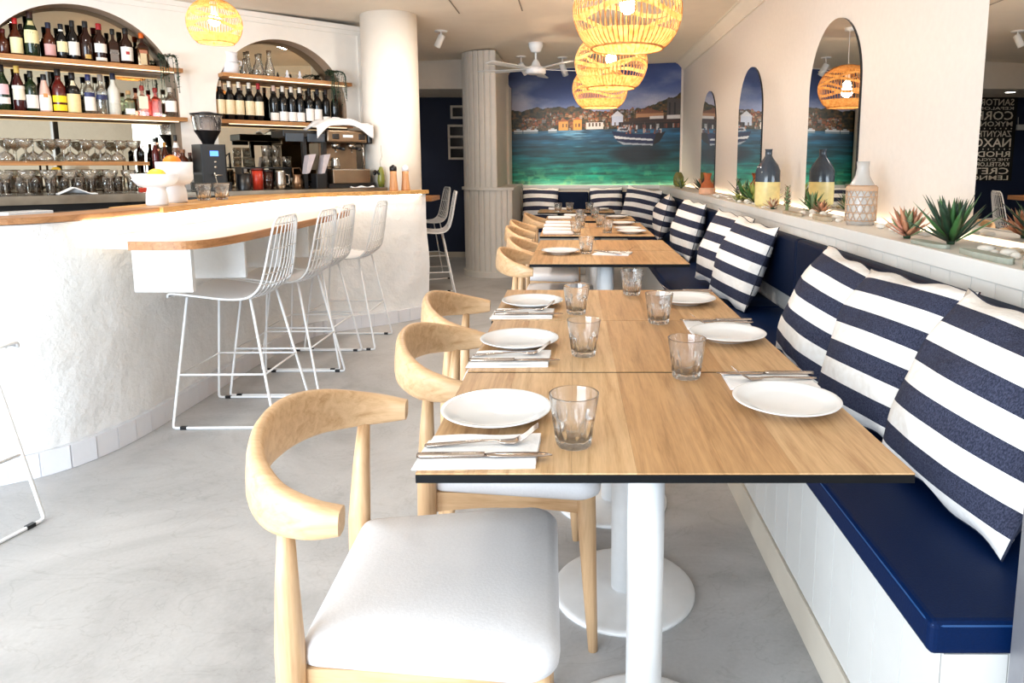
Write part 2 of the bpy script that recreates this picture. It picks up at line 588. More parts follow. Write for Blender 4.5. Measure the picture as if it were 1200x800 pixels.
m = M()
S0, S1, ZT = -4.6, 0.80, 2.38
cuts = {S0, S1}
for c, r, zs in ARCHES:
    for k in range(49):
        cuts.add(c - r * math.cos(PI * k / 48))
cuts = sorted(cuts)
for a, b in zip(cuts, cuts[1:]):
    mid = (a + b) / 2
    za = zb = None
    for c, r, zs in ARCHES:
        if abs(mid - c) < r:
            za = zs + math.sqrt(max(0, r * r - (a - c) ** 2)); zb = zs + math.sqrt(max(0, r * r - (b - c) ** 2))
    if za is None:
        m.add([(a, 0, 0), (b, 0, 0), (b, 0, ZT), (a, 0, ZT)], [(0, 1, 2, 3)], mat=BM)
    else:
        m.add([(a, 0, 0), (b, 0, 0), (b, 0, ZB), (a, 0, ZB)], [(0, 1, 2, 3)], mat=BM)
        m.add([(a, 0, za), (b, 0, zb), (b, 0, ZT), (a, 0, ZT)], [(0, 1, 2, 3)], mat=BM)
m.add([(S0, 0.22, 0), (S1, 0.22, 0), (S1, 0.22, ZT), (S0, 0.22, ZT)], [(3, 2, 1, 0)], mat=BM)
m.add([(S1, 0, 0), (S1, 0.22, 0), (S1, 0.22, ZT), (S1, 0, ZT)], [(0, 1, 2, 3)], mat=BM)
wall_bar = struct('wall_bar', m, WALL)
RIM = plain('arch_rim_paint', '#b89a80', 0.6, var=0.05)
DEP = 0.15
for c, r, zs in ARCHES:
    m = M()
    pr = [(c - r, ZB)] + [(c - r * math.cos(PI * k / 40), zs + r * math.sin(PI * k / 40)) for k in range(41)] + [(c + r, ZB)]
    v = [(x, 0, z) for x, z in pr] + [(x, DEP, z) for x, z in pr]
    n = len(pr)
    m.add(v, [(i, n + i, n + i + 1, i + 1) for i in range(n - 1)], 0, True, BM)
    m.add([(c - r, 0, ZB), (c + r, 0, ZB), (c + r, DEP, ZB), (c - r, DEP, ZB)], [(0, 1, 2, 3)], mat=BM)
    ob('arch_reveal', m, RIM, parent=wall_bar)
    m = M()
    pr2 = [(c - r + 0.001, ZB)] + [(c - (r - 0.001) * math.cos(PI * k / 40), zs + (r - 0.001) * math.sin(PI * k / 40)) for k in range(41)] + [(c + r - 0.001, ZB)]
    m.add([(x, DEP - 0.004, z) for x, z in pr2], [tuple(range(len(pr2)))], mat=BM)
    ob('mirror_back', m, plain('dimmed_mirror', '#b4ad9c', 0.0, 1.0, var=0.02), parent=wall_bar)  # dim reflection put into the mirror's colour as a darker tint
# thin cornice lines on the bar wall, and above it the ceiling cove
for z in (2.335, 2.30):
    ob('cornice_line', M().box((S0, -0.025 if z > 2.32 else -0.010, z), (S1, 0.0, z + 0.035), mat=BM), WALL, parent=wall_bar)
ob('corner_bead', M().box((S1 - 0.035, -0.02, 0.9), (S1, 0.0, 2.30), mat=BM), WALL, parent=wall_bar)

# round column at the end of the bar
CX, CY = -1.50, 5.74
struct('column_bar', M().lathe([(0.225, 0), (0.225, 2.47)], 48, mat=Matrix.Translation((CX, CY, 0))), m_plaster('column_paint', '#efe6da', 9, 0.08, 0.004))

# fluted column between the bar passage and the dining nook: a core and its slats
PANELC = plain('fluted_paint', '#d5cdc2', 0.55, var=0.03, scale=12)


def fluted(cx, cy, r, z0, z1, xr, nm, w):
    """Half-round pier cut off at the plane x = xr; each flat slat stands on its curve."""
    a0 = -math.acos(max(-1, min(1, (xr - cx) / r)))
    a1 = -PI * 1.12
    poly = [(cx + (r - 0.012) * math.cos(a0 + (a1 - a0) * k / 40), cy + (r - 0.012) * math.sin(a0 + (a1 - a0) * k / 40)) for k in range(41)]
    poly += [(poly[-1][0], YB - 0.3), (poly[0][0], YB - 0.3)]
    core = struct(nm, M().prism(list(reversed(poly)), z0, z1), PANELC)
    L = r * abs(a1 - a0); k = int(L / w)
    for i in range(k):
        a = a0 + (a1 - a0) * (i + 0.5) / k
        mm = Matrix.Translation((cx + (r - 0.008) * math.cos(a), cy + (r - 0.008) * math.sin(a), 0)) @ Matrix.Rotation(a, 4, 'Z')
        hw = L / k * 0.43
        ob('slat', M().prism([(-0.006, -hw), (0.006, -hw), (0.010, -hw * 0.6), (0.010, hw * 0.6), (0.006, hw), (-0.006, hw)], z0, z1, mat=mm), PANELC, parent=core)
    return core


fluted(-0.885, 7.74, 0.345, 0.0, 0.955, -0.665, 'column_base', 0.062)
fluted(-0.905, 7.76, 0.325, 0.985, 2.43, -0.825, 'column_fluted', 0.062)
m = M()
pl = [(-0.885 + 0.37 * math.cos(-math.acos(0.22 / 0.345) + (-PI * 1.12 + math.acos(0.22 / 0.345)) * k / 30), 7.74 + 0.37 * math.sin(-math.acos(0.22 / 0.345) + (-PI * 1.12 + math.acos(0.22 / 0.345)) * k / 30)) for k in range(31)]
pl += [(pl[-1][0], 8.8), (pl[0][0], 8.8)]
struct('trim_2', M().prism(list(reversed(pl)), 0.955, 0.985), PANELC)
struct('baseboard_column', M().prism(list(reversed([(x, y) for x, y in pl])), 0.0, 0.06), PANELC)

# folding window beside the print: white stiles with dark gaps
win = struct('window_1', M().box((-0.835, 8.60, 0.97), (-0.80, 8.99, 2.20)).box((-0.975, 8.97, 0.97), (-0.80, 8.99, 2.20)), PANELC)
ob('window_frame', M().box((-0.972, 8.93, 0.985), (-0.940, 8.968, 2.18)).box((-0.915, 8.93, 0.985), (-0.887, 8.968, 2.18)).box((-0.86, 8.93, 0.985), (-0.842, 8.968, 2.18)).box((-0.972, 8.93, 2.15), (-0.842, 8.968, 2.18)), WHITEM, parent=win)
ob('pane', M().box((-0.940, 8.95, 0.985), (-0.915, 8.956, 2.15)).box((-0.887, 8.95, 0.985), (-0.86, 8.956, 2.15)), plain('dark_glass', '#0c1016', 0.05), parent=win)
ob('window_sill', M().box((-0.99, 8.86, 0.975), (-0.80, 8.968, 0.985)), BLACKP, parent=win)

# low wall behind the banquette with its ledge (right side and round the back)
LX, LZ, LYB = 1.12, 0.965, 8.85
ledge = struct('wall_ledge', M().box((LX, 1.0, 0), (XR, YB, LZ - 0.03)).box((-0.66, LYB, 0), (LX, YB, LZ - 0.03)), PANELW)
# ledge top: shallow tray with a raised lip
ob('ledge_top', M().box((LX - 0.012, 1.0, LZ - 0.03), (XR - 0.022, YB - 0.03, LZ)).box((-0.66, LYB - 0.012, LZ - 0.03), (LX - 0.012, YB - 0.022, LZ)), plain('ledge_paint', '#e3ddd4', 0.5, var=0.03), parent=ledge, bevel=0.003)
ob('ledge_lip', M().box((LX - 0.016, 0.995, LZ - 0.045), (LX, LYB, LZ + 0.006)).box((-0.66, LYB - 0.016, LZ - 0.045), (LX, LYB, LZ + 0.006)), PANELW, parent=ledge, bevel=0.003)
me = M().box((-0.010, 0.0, 0.47), (0, 0.107, LZ - 0.046)).mesh('plank', PANELW)
y = 1.0
while y < LYB - 0.1:
    ob('plank', me, None, parent=ledge, loc=(LX, y, 0)); y += 0.110
me2 = M().box((0.0, -0.010, 0.47), (0.107, 0, LZ - 0.046)).mesh('plank', PANELB)
x = -0.66
while x < LX - 0.12:
    ob('plank', me2, None, parent=ledge, loc=(x, LYB, 0)); x += 0.110
# warm LED profile hidden at the foot of the wall behind the ledge
ob('led_profile', M().box((XR - 0.020, 1.1, LZ - 0.03), (XR - 0.006, YB - 0.05, LZ - 0.008)), LED, parent=ledge)
ob('led_profile', M().box((-0.60, YB - 0.020, LZ - 0.03), (XR - 0.03, YB - 0.006, LZ - 0.010)), LED, parent=ledge)

# slim post of the open glass front at the right edge
post = struct('trim_3', M().box((0.714, 0.985, 0), (0.727, 1.02, 2.44)), GREYM)
ob('gasket', M().box((0.727, 0.98, 0), (0.80, 1.02, 2.44)), BLACKP, parent=post)

# ------------------------------------------------------------------ arched mirrors on the right wall
ROUND = 28


def arch_mirror(y0, y1, z0, z1, label):
    r = (y1 - y0) / 2; yc = (y0 + y1) / 2; zs = z1 - r
    pr = [(y0, z0)] + [(yc - r * math.cos(PI * k / ROUND), zs + r * math.sin(PI * k / ROUND)) for k in range(ROUND + 1)] + [(y1, z0)]
    t = thing('arched_mirror', label, 'mirror', (XR, yc, z0))
    rim = [(0, y - yc, z - z0) for y, z in pr]
    m = M(); n = len(rim)
    v = rim + [(-0.012, y, z) for _, y, z in rim]
    m.add(v, [(i, i + 1, n + i + 1, n + i) for i in range(n - 1)] + [(n - 1, 0, n, 2 * n - 1)])
    ob('edge', m, BLACKP, parent=t)
    ob('silvered_glass', M().add([(-0.0122, y, z) for _, y, z in rim], [tuple(reversed(range(n)))]), MIRROR, parent=t)
    return t


arch_mirror(1.58, 2.42, 0.985, 2.38, 'wide arched mirror at the right edge reflecting the black lettered poster')
arch_mirror(3.465, 4.195, 0.985, 2.01, 'tall arched mirror reflecting a lit woven lamp')
arch_mirror(5.24, 5.97, 0.985, 2.00, 'arched mirror behind the smoked bottle vase, reflecting village and sea')
arch_mirror(6.94, 7.67, 0.985, 1.99, 'smallest looking arched mirror nearest the back wall, behind the terracotta vase')


# ------------------------------------------------------------------ harbour print on the back wall (flat photograph mural)
def paint_mural(nx, ny):
    rng = np.random.default_rng(5)

    def noise(fx, fy, seed, oct_=4):
        r = np.random.default_rng(seed); out = np.zeros((ny, nx)); amp = 1.0
        for o in range(oct_):
            gx, gy = max(2, int(fx * 2 ** o)), max(2, int(fy * 2 ** o))
            g = r.random((gy + 2, gx + 2))
            X = np.linspace(0, gx, nx); Y = np.linspace(0, gy, ny)
            xi = X.astype(int); yi = Y.astype(int); xf = (X - xi)[None, :]; yf = (Y - yi)[:, None]
            xf = xf * xf * (3 - 2 * xf); yf = yf * yf * (3 - 2 * yf)
            a = g[np.ix_(yi, xi)]; b = g[np.ix_(yi, xi + 1)]; c = g[np.ix_(yi + 1, xi)]; d = g[np.ix_(yi + 1, xi + 1)]
            out += amp * ((a * (1 - xf) + b * xf) * (1 - yf) + (c * (1 - xf) + d * xf) * yf); amp *= 0.5
        return out / (2 - 0.5 ** (oct_ - 1))
    U, V = np.meshgrid(np.linspace(0, 1, nx), np.linspace(0, 1, ny))     # V up
    img = np.zeros((ny, nx, 3))

    def mixc(t, cols):
        t = np.clip(t, 0, 1); st = np.linspace(0, 1, len(cols)); cols = np.array(cols, float)
        return np.stack([np.interp(t, st, cols[:, k]) for k in range(3)], -1)
    hor = 0.485
    sky = mixc((V - hor) / (1 - hor) + 0.25 * (0.5 - U), [(196, 196, 214), (150, 156, 190), (84, 104, 160), (34, 58, 120), (18, 38, 92)])
    cl = noise(3, 5, 11, 5); clm = np.clip((cl - 0.47) * 3.8, 0, 1) * np.clip(1.1 - abs(V - 0.70) * 3.2, 0, 1)
    sky = sky * (1 - 0.75 * clm[..., None]) + np.array([214, 210, 222]) * 0.75 * clm[..., None]
    sea = mixc((hor - V) / hor, [(34, 84, 116), (22, 70, 98), (10, 74, 92), (4, 84, 92), (6, 108, 98), (18, 140, 112), (150, 196, 170)])
    w1 = noise(6, 60, 21, 4) - 0.5; w2 = noise(14, 26, 22, 4) - 0.5
    dark = np.clip((U - 0.5) * 1.5, 0, 1) * np.clip(1 - abs(V - 0.2) * 4, 0, 1)
    sea = sea * (1 + 1.1 * w1 + 0.5 * w2)[..., None] * (1 - 0.45 * dark)[..., None]
    foam = np.clip((noise(26, 24, 31, 3) - 0.56) * 6, 0, 1) * np.clip(1.1 - V * 5, 0, 1)
    gl = np.array([150, 214, 150]) * 1.0
    sea = sea * (1 - 0.6 * foam[..., None]) + gl * 0.6 * foam[..., None]
    glint = np.clip((noise(10, 90, 33, 3) - 0.58) * 5, 0, 1) * np.clip(1 - abs(U - 0.42) * 4, 0, 1) * np.clip((V - 0.25) * 5, 0, 1)
    sea = sea + 90 * glint[..., None]
    img = np.where((V > hor)[..., None], sky, sea)
    # hillside with trees
    hl = 0.625 + 0.045 * np.sin(U * 6.5 + 0.6) + 0.05 * np.clip((U - 0.15) * 4, 0, 1) + 0.05 * np.clip((U - 0.75) * 3, 0, 1) + 0.05 * (noise(24, 2, 41, 3)[0][None, :] - 0.5)
    hill = (V > hor) & (V < hl)
    tex = noise(60, 60, 42, 3)
    hc = mixc(tex, [(10, 16, 16), (34, 38, 24), (88, 66, 36), (150, 98, 52)])
    img = np.where(hill[..., None], hc, img)
    # houses
    for _ in range(330):
        u = rng.uniform(0.08, 1.0); v = hor + rng.uniform(0.0, 0.8) * (0.12 + 0.06 * (u > .2)); 
        w = rng.uniform(0.006, 0.022); h = rng.uniform(0.008, 0.024)
        warm = rng.random()
        c = np.array([(214, 150, 84), (224, 186, 140), (204, 196, 190), (170, 96, 52), (232, 214, 190)][rng.integers(5)], float) * (0.35 + 0.5 * rng.random())
        if u > 0.62:
            c = c * np.array([0.95, 0.95, 1.0])
        mk = (abs(U - u) < w / 2) & (V > v) & (V < v + h)
        img[mk] = c
        rf = (V >= v + h) & (V < v + h + 0.012) & (abs(U - u) < w / 2 * (1 - (V - v - h) / 0.014))
        img[rf] = np.array([150, 74, 40]) * (0.6 + 0.5 * rng.random())
        for k in range(3):
            wu = u + (k - 1) * w * 0.28
            img[(abs(U - wu) < w * 0.07) & (V > v + h * 0.35) & (V < v + h * 0.65)] = c * 0.4
    # bigger houses: ochre pair at the quay, white one with a gable, grey block on the right
    def quad(u0, u1, v0, v1, c):
        img[(U > u0) & (U < u1) & (V > v0) & (V < v1)] = c

    def gable(u0, u1, v0, v1, c):
        t = (V - v0) / (v1 - v0)
        img[(V > v0) & (V < v1) & (U > u0 + (u1 - u0) / 2 * t) & (U < u1 - (u1 - u0) / 2 * t)] = c
    quad(0.29, 0.345, hor, hor + 0.075, (206, 146, 70)); gable(0.285, 0.35, hor + 0.075, hor + 0.10, (150, 82, 44))
    quad(0.375, 0.425, hor, hor + 0.085, (222, 150, 62)); gable(0.37, 0.43, hor + 0.085, hor + 0.11, (160, 84, 44))
    quad(0.45, 0.55, hor + 0.005, hor + 0.06, (214, 206, 200)); quad(0.60, 0.665, hor + 0.03, hor + 0.105, (190, 196, 214)); gable(0.595, 0.67, hor + 0.105, hor + 0.15, (206, 206, 214))
    quad(0.92, 1.0, hor + 0.05, hor + 0.23, (74, 66, 66)); quad(0.93, 0.94, hor + 0.1, hor + 0.2, (40, 38, 40)); quad(0.96, 0.97, hor + 0.1, hor + 0.2, (40, 38, 40))
    quad(0.74, 0.90, hor + 0.07, hor + 0.12, (176, 128, 92)); gable(0.73, 0.91, hor + 0.12, hor + 0.16, (120, 76, 52))
    for u in (0.315, 0.335, 0.39, 0.41, 0.47, 0.49, 0.51, 0.53, 0.62, 0.645, 0.77, 0.79, 0.81, 0.84, 0.87):
        quad(u - 0.004, u + 0.004, hor + 0.025, hor + 0.055, (80, 58, 46))
    # far yachts
    for u, w in ((0.03, 0.05), (0.085, 0.06), (0.14, 0.03), (0.23, 0.05)):
        quad(u, u + w, hor - 0.004, hor + 0.012, (200, 206, 214)); quad(u + w * .3, u + w * .7, hor + 0.012, hor + 0.022, (170, 180, 190)); quad(u, u + w, hor - 0.02, hor - 0.006, (120, 140, 150))
    # quay awnings right, in shade
    quad(0.64, 1.0, hor - 0.005, hor + 0.055, (34, 26, 26))
    for k in range(26):
        u = 0.65 + 0.34 * rng.random(); quad(u, u + 0.008, hor, hor + 0.035, np.array([(150, 80, 60), (190, 190, 190), (96, 60, 50)][k % 3]) * 0.8)
    a = (V > hor + 0.045) & (V < hor + 0.085 + 0.05 * (U - 0.7)) & (U > 0.70); img[a] = (60, 40, 34)
    quad(0.82, 0.90, hor + 0.075, hor + 0.095, (216, 210, 206)); quad(0.92, 1.0, hor + 0.07, hor + 0.10, (214, 208, 206))
    # moored boat: dark water under it, blue hull with a white band, cabin posts
    sh = ((U - 0.76) / 0.17) ** 2 + ((V - 0.275) / 0.085) ** 2
    k_ = np.clip(1.3 - sh, 0, 1)[..., None] * 0.85
    img = img * (1 - k_) + np.array([6, 14, 22]) * k_
    def poly(pts, c):
        pts = [(x_, y_ + 0.045) for x_, y_ in pts]
        ins = np.zeros(U.shape, bool); n = len(pts)
        for i in range(n):
            xa, ya = pts[i]; xb, yb = pts[(i + 1) % n]
            cond = ((ya > V) != (yb > V)) & (U < (xb - xa) * (V - ya) / (yb - ya + 1e-12) + xa)
            ins ^= cond
        img[ins] = c
    poly([(0.60, 0.425), (0.62, 0.36), (0.66, 0.315), (0.84, 0.30), (0.88, 0.33), (0.90, 0.40), (0.75, 0.395)], (12, 24, 62))
    poly([(0.612, 0.385), (0.622, 0.362), (0.84, 0.338), (0.84, 0.352), (0.70, 0.368)], (206, 206, 210))
    poly([(0.63, 0.345), (0.665, 0.312), (0.84, 0.30), (0.84, 0.312), (0.68, 0.326)], (150, 156, 166))
    poly([(0.84, 0.30), (0.88, 0.33), (0.915, 0.41), (0.86, 0.40)], (22, 18, 22))
    poly([(0.63, 0.425), (0.70, 0.415), (0.70, 0.452), (0.64, 0.456)], (176, 178, 186))
    poly([(0.645, 0.43), (0.69, 0.425), (0.69, 0.442), (0.648, 0.445)], (40, 44, 60))
    poly([(0.65, 0.495), (0.86, 0.512), (0.93, 0.50), (0.66, 0.480)], (50, 34, 32))
    for k in range(34):
        u = 0.66 + 0.22 * rng.random(); v = 0.395 + 0.06 * rng.random(); w = 0.004 + 0.008 * rng.random(); h = 0.012 + 0.03 * rng.random()
        c = [(120, 56, 44), (90, 52, 44), (170, 150, 140), (60, 40, 40), (150, 86, 64), (190, 186, 186)][rng.integers(6)]
        poly([(u, v), (u + w, v), (u + w, v + h), (u, v + h)], c)
    for u in (0.655, 0.72, 0.79, 0.855):
        poly([(u, 0.41), (u + 0.004, 0.41), (u + 0.004, 0.49), (u, 0.49)], (96, 80, 76))
    return np.clip(img, 0, 255) / 255


MX0, MX1 = -0.845, 1.40
nx, ny = 400, 270
img = paint_mural(nx, ny)
imgl = np.where(img <= 0.04045, img / 12.92, ((img + 0.055) / 1.055) ** 2.4)
us = np.linspace(0, 1, nx); vs = np.linspace(0, 1, ny)
UU, VV = np.meshgrid(us, vs)
XX = MX0 + (MX1 - MX0) * UU
zt = 2.425 + 0.055 * (XX - MX0)
ZZ = 0.93 + (zt - 0.93) * VV
co = np.stack([XX, np.full_like(XX, YB - 0.012), ZZ], -1).reshape(-1, 3)
idx = np.arange(nx * ny).reshape(ny, nx)
quads = np.stack([idx[:-1, :-1], idx[:-1, 1:], idx[1:, 1:], idx[1:, :-1]], -1)
# rounded upper corners of the print
ccu, ccv = 0.028, 0.042
cu = (us[:-1] + us[1:]) / 2; cv = (vs[:-1] + vs[1:]) / 2
CU, CV = np.meshgrid(cu, cv)
du = np.maximum(0, np.maximum(ccu - CU, CU - (1 - ccu))) / ccu; dv = np.maximum(0, CV - (1 - ccv)) / ccv
keep = (du * du + dv * dv) <= 1
me = bpy.data.meshes.new('harbour_print')
me.from_pydata(co.tolist(), [], quads[keep].tolist())
ca = me.color_attributes.new('print', 'FLOAT_COLOR', 'POINT')
ca.data.foreach_set('color', np.concatenate([imgl.reshape(-1, 3), np.ones((nx * ny, 1))], 1).astype(np.float32).ravel())
mm, nt, b = base_mat('printed_mural')
at = node(nt, 'ShaderNodeAttribute'); at.attribute_name = 'print'
tn = node(nt, 'ShaderNodeTexNoise'); tn.inputs['Scale'].default_value = 120
nt.links.new(coords(nt), tn.inputs['Vector'])
mx = node(nt, 'ShaderNodeMix', data_type='RGBA', blend_type='MULTIPLY'); mx.inputs[0].default_value = 0.5
nt.links.new(at.outputs[0], mx.inputs[6]); nt.links.new(ramp(nt, tn.outputs[0], [(0.3, (0.8, 0.8, 0.8, 1)), (0.7, (1.1, 1.1, 1.1, 1))]), mx.inputs[7])
nt.links.new(mx.outputs[2], b.inputs['Base Color']); b.inputs['Roughness'].default_value = 0.45
me.materials.append(mm)
o = bpy.data.objects.new('mural_print', me); C.objects.link(o)
tag(o, 'large photographic print of a harbour village, moored boat and turquoise sea on back wall', 'wall print')

# ================================================================== BANQUETTE
ban = thing('banquette', 'long navy upholstered banquette on a white panelled plinth along right and back walls', 'bench', (0.60, 1.04, 0))


def bl(x, y, z):
    return (x - 0.60, y - 1.04, z)


ob('plinth', M().box(bl(0.615, 1.05, 0.0), bl(1.104, 8.83, 0.42)).box(bl(-0.652, 8.24, 0.0), bl(0.615, 8.83, 0.42)), PANELW, parent=ban)
ob('kick_board', M().box(bl(0.597, 1.043, 0.0), bl(0.615, 8.24, 0.105)), PANELB, parent=ban, bevel=0.002)
ob('kick_board', M().box(bl(-0.655, 8.222, 0.0), bl(0.597, 8.24, 0.105)), PANELB, parent=ban)
me = M().box((0, 0, 0.108), (0.010, 0.107, 0.42)).mesh('plank', PANELW)
y = 1.045
while y < 8.10:
    ob('plank', me, None, parent=ban, loc=bl(0.605, y, 0)); y += 0.110
me = M().box((0, 0, 0.108), (0.107, 0.010, 0.42)).mesh('plank', PANELW)
x = -0.655
while x < 0.50:
    ob('plank', me, None, parent=ban, loc=bl(x, 8.23, 0)); x += 0.110
me = M().box((0, 0, 0.0), (0.107, 0.010, 0.42)).mesh('plank', PANELW)
for x in (0.618, 0.728, 0.838, 0.948):
    ob('plank', me, None, parent=ban, loc=bl(x, 1.040, 0))


def seat(lo, hi):
    c = ob('seat_cushion', M().box(bl(*lo), bl(*hi)), NAVYL, parent=ban, bevel=0.012)
    return c


s1 = seat((0.590, 1.035, 0.42), (1.104, 3.55, 0.482))
seat((0.590, 3.555, 0.42), (1.104, 6.05, 0.482))
seat((0.590, 6.055, 0.42), (1.104, 8.83, 0.482))
seat((-0.650, 8.205, 0.42), (0.585, 8.83, 0.482))
pip = plain('blue_piping', '#1d4a80', 0.5)
ob('piping', M().tube([bl(0.592, 3.54, 0.474), bl(0.592, 1.06, 0.474), bl(0.596, 1.040, 0.474), bl(0.612, 1.037, 0.474), bl(1.09, 1.037, 0.474)], 0.0022, 5), pip, parent=s1)
for (a, b) in ((1.03, 3.165), (3.172, 5.30), (5.307, 7.40), (7.407, 8.78)):
    ob('back_panel', M().box(bl(1.040, a, 0.592), bl(1.105, b, 0.885)), NAVYF, parent=ban, bevel=0.018)
for (a, b) in ((-0.65, 0.19), (0.197, 1.036)):
    ob('back_panel', M().box(bl(a, 8.785, 0.592), bl(b, 8.836, 0.885)), NAVYF, parent=ban, bevel=0.018)


# ================================================================== CUSHIONS
def cushion_mesh(seed, w=0.48, h=0.48, t=0.105):
    rng = random.Random(seed)
    ph = [rng.uniform(0, 6.28) for _ in range(8)]
    n = 22

    def side(sg):
        def fn(a, b):
            u = 2 * a - 1; v = 2 * b - 1
            pu = u * (1 - 0.055 * (1 - v * v)); pv = v * (1 - 0.05 * (1 - u * u))
            th = t * (max(0, (1 - u * u)) ** 0.60) * (max(0, (1 - v * v)) ** 0.60)
            th *= 1 + 0.10 * math.sin(3 * u + ph[0]) * math.sin(2.3 * v + ph[1])
            wob = 0.010 * math.sin(5 * u + ph[2] + 2 * v) * math.sin(4 * v + ph[3]) + 0.007 * math.sin(9 * u + ph[4]) * abs(v)
            return (sg * (th + 0.003) + wob * (th / t), pu * w / 2, pv * h / 2 + 0.006 * math.sin(7 * u + ph[5]) * abs(v) ** 3)
        return fn
    m = M()
    m.grid(side(1), n, n)
    m.grid(side(-1), n, n)
    for k in range(len(m.f) // 2, len(m.f)):
        m.f[k] = tuple(reversed(m.f[k]))
    # close the seam all round
    s = n + 1; N = s * s
    loop = [i for i in range(s)] + [j * s + n for j in range(1, s)] + [n * s + i for i in range(n - 1, -1, -1)] + [j * s for j in range(n - 1, 0, -1)]
    for a, b in zip(loop, loop[1:] + loop[:1]):
        m.f.append((b, a, a + N, b + N)); m.mi.append(0); m.sm.append(True)
    edge = []
    fn = side(1)
    for k in range(n + 1):
        edge.append((k / n, 0))
    for k in range(1, n + 1):
        edge.append((1, k / n))
    for k in range(n - 1, -1, -1):
        edge.append((k / n, 1))
    for k in range(n - 1, 0, -1):
        edge.append((0, k / n))
    pts = [Vector((0,) + tuple(fn(a, b)[1:])) for a, b in edge]
    return m, pts


def cushion(label, loc, yaw, lean, roll, seed, group='striped cushions on the banquette', w=0.48, h=0.48, t=0.105):
    """Face normal is local -x before turning; lean tips the top backwards, roll turns it in its own plane."""
    m, pts = cushion_mesh(seed, w, h, t)
    o = ob('striped_cushion', m, STRIPE)
    o.rotation_euler = (Matrix.Rotation(yaw, 3, 'Z') @ Matrix.Rotation(lean, 3, 'Y') @ Matrix.Rotation(roll, 3, 'X')).to_euler()
    o.location = loc
    # settle: rest on the seat, lean against the back panels
    rot = o.rotation_euler.to_matrix()
    vs = [rot @ Vector(p) for p in m.v]
    lz = 0.4865 - min(p.z for p in vs)
    dx = min((1.034 if 0.57 < p.z + lz < 0.90 else 1.098) - p.x for p in vs)
    dy = min((8.779 if 0.57 < p.z + lz < 0.90 else 8.83) - p.y for p in vs)
    if 45 < math.degrees(yaw):
        o.location = (min(loc[0], dx), dy if yaw > 1.2 else min(loc[1], dy), lz)
    else:
        o.location = (dx, loc[1], lz)
    tag(o, label, 'cushion', group)
    z = M().tube(pts, 0.0032, 5, closed=True)
    ob('piping', z, plain('navy_piping', '#1c2238', 0.8), parent=o)
    return o


cushion('large striped cushion third from the glass post, behind the nearest table corner', (0.915, 2.34, 0.715), R(5), R(23), R(6), 1, w=0.45, h=0.440, t=0.125)
cushion('middle one of the three large striped cushions nearest the camera', (0.915, 1.885, 0.715), R(10), R(24), R(-1), 2, w=0.445, h=0.455, t=0.125)
cushion('nearest striped cushion, cut by the right edge, beside the glass post', (0.915, 1.425, 0.715), R(6), R(25), R(3), 3, w=0.45, h=0.455, t=0.13)
cushion('front one of the paired striped cushions halfway along, showing its zip seam', (0.900, 3.62, 0.700), R(13), R(20), R(4), 4, w=0.46, h=0.46)
cushion('rear one of the paired striped cushions halfway along the banquette', (0.900, 4.08, 0.700), R(15), R(18), R(3), 5, w=0.46, h=0.46)
cushion('striped cushion leaning below the terracotta vase and small mirror', (0.900, 5.42, 0.705), R(12), R(15), R(3), 6, w=0.46, h=0.46)
cushion('narrow looking striped cushion seen nearly edge-on beyond the second long table', (0.915, 6.85, 0.710), R(-8), R(14), R(0), 7, w=0.44, h=0.46)
cushion('striped cushion in the back corner where the two benches meet', (0.83, 8.10, 0.700), R(62), R(16), R(8), 8, w=0.46, h=0.46)
cushion('striped cushion standing against the middle of the back bench', (0.42, 8.63, 0.710), R(90), R(14), R(-2), 9, w=0.42, h=0.46)
cushion('striped cushion at the left end of the back bench by the fluted pier', (-0.42, 8.63, 0.705), R(90), R(14), R(1), 10, w=0.46, h=0.46)


# ================================================================== TABLES
TZ = 0.74


def make_table(label, loc, first=True):
    t = thing('dining_table', label, 'table', loc, 0, 'oak-topped pedestal dining tables')
    w, d = 0.80, 0.535
    top = ob('tabletop', M().box((-w / 2, 0, TZ - 0.0165), (w / 2, d, TZ - 0.0025)), BLACK, parent=t, bevel=0.0015)
    xs = [-0.40, -0.285, -0.15, -0.045, 0.10, 0.215, 0.335, 0.40]
    for i, (a, b) in enumerate(zip(xs, xs[1:])):
        ob('plank', M().box((a + 0.00015, 0.0015, TZ - 0.0025), (b - 0.00015, d - 0.0015, TZ)), OAK[(i * 3 + (i // 2)) % 4], parent=top)
    cy = d / 2
    ob('mounting_plate', M().box((-0.16, cy - 0.16, TZ - 0.028), (0.16, cy + 0.16, TZ - 0.0165)), BLACKP, parent=t)
    ob('pedestal', M().lathe([(0.0375, 0.012), (0.0375, TZ - 0.028)], 28, mat=Matrix.Translation((0, cy, 0))), WHITEM, parent=t)
    ob('base_disc', M().lathe([(0.205, 0.0), (0.205, 0.006), (0.200, 0.0105), (0.19, 0.012), (0.0375, 0.0135)], 48, mat=Matrix.Translation((0, cy, 0))), WHITEM, parent=t)
    return t


TABLES = [('nearest oak table with black edge and white pedestal', 0.147, 1.035),
          ('second oak table from the camera in the front row', 0.147, 1.580),
          ('third oak table, last of the front row of three', 0.140, 2.118),
          ('oak table beyond the first gap, laid with one plate and a white napkin', 0.180, 3.365),
          ('oak table behind the one laid with a plate and a loose napkin', 0.182, 3.915),
          ('oak table beyond the second gap, laid with rolled napkins', 0.165, 4.700),
          ('oak table second beyond the second gap, backing the napkin-laid one', 0.165, 5.245),
          ('oak table next to last, in front of the back bench', 0.150, 6.020),
          ('farthest oak table, in front of the left back cushion', 0.030, 7.060)]
t0 = make_table(TABLES[0][0], (TABLES[0][1], TABLES[0][2], 0))
for lb, x, y in TABLES[1:]:
    dup(t0, (x, y, 0), 0, lb)


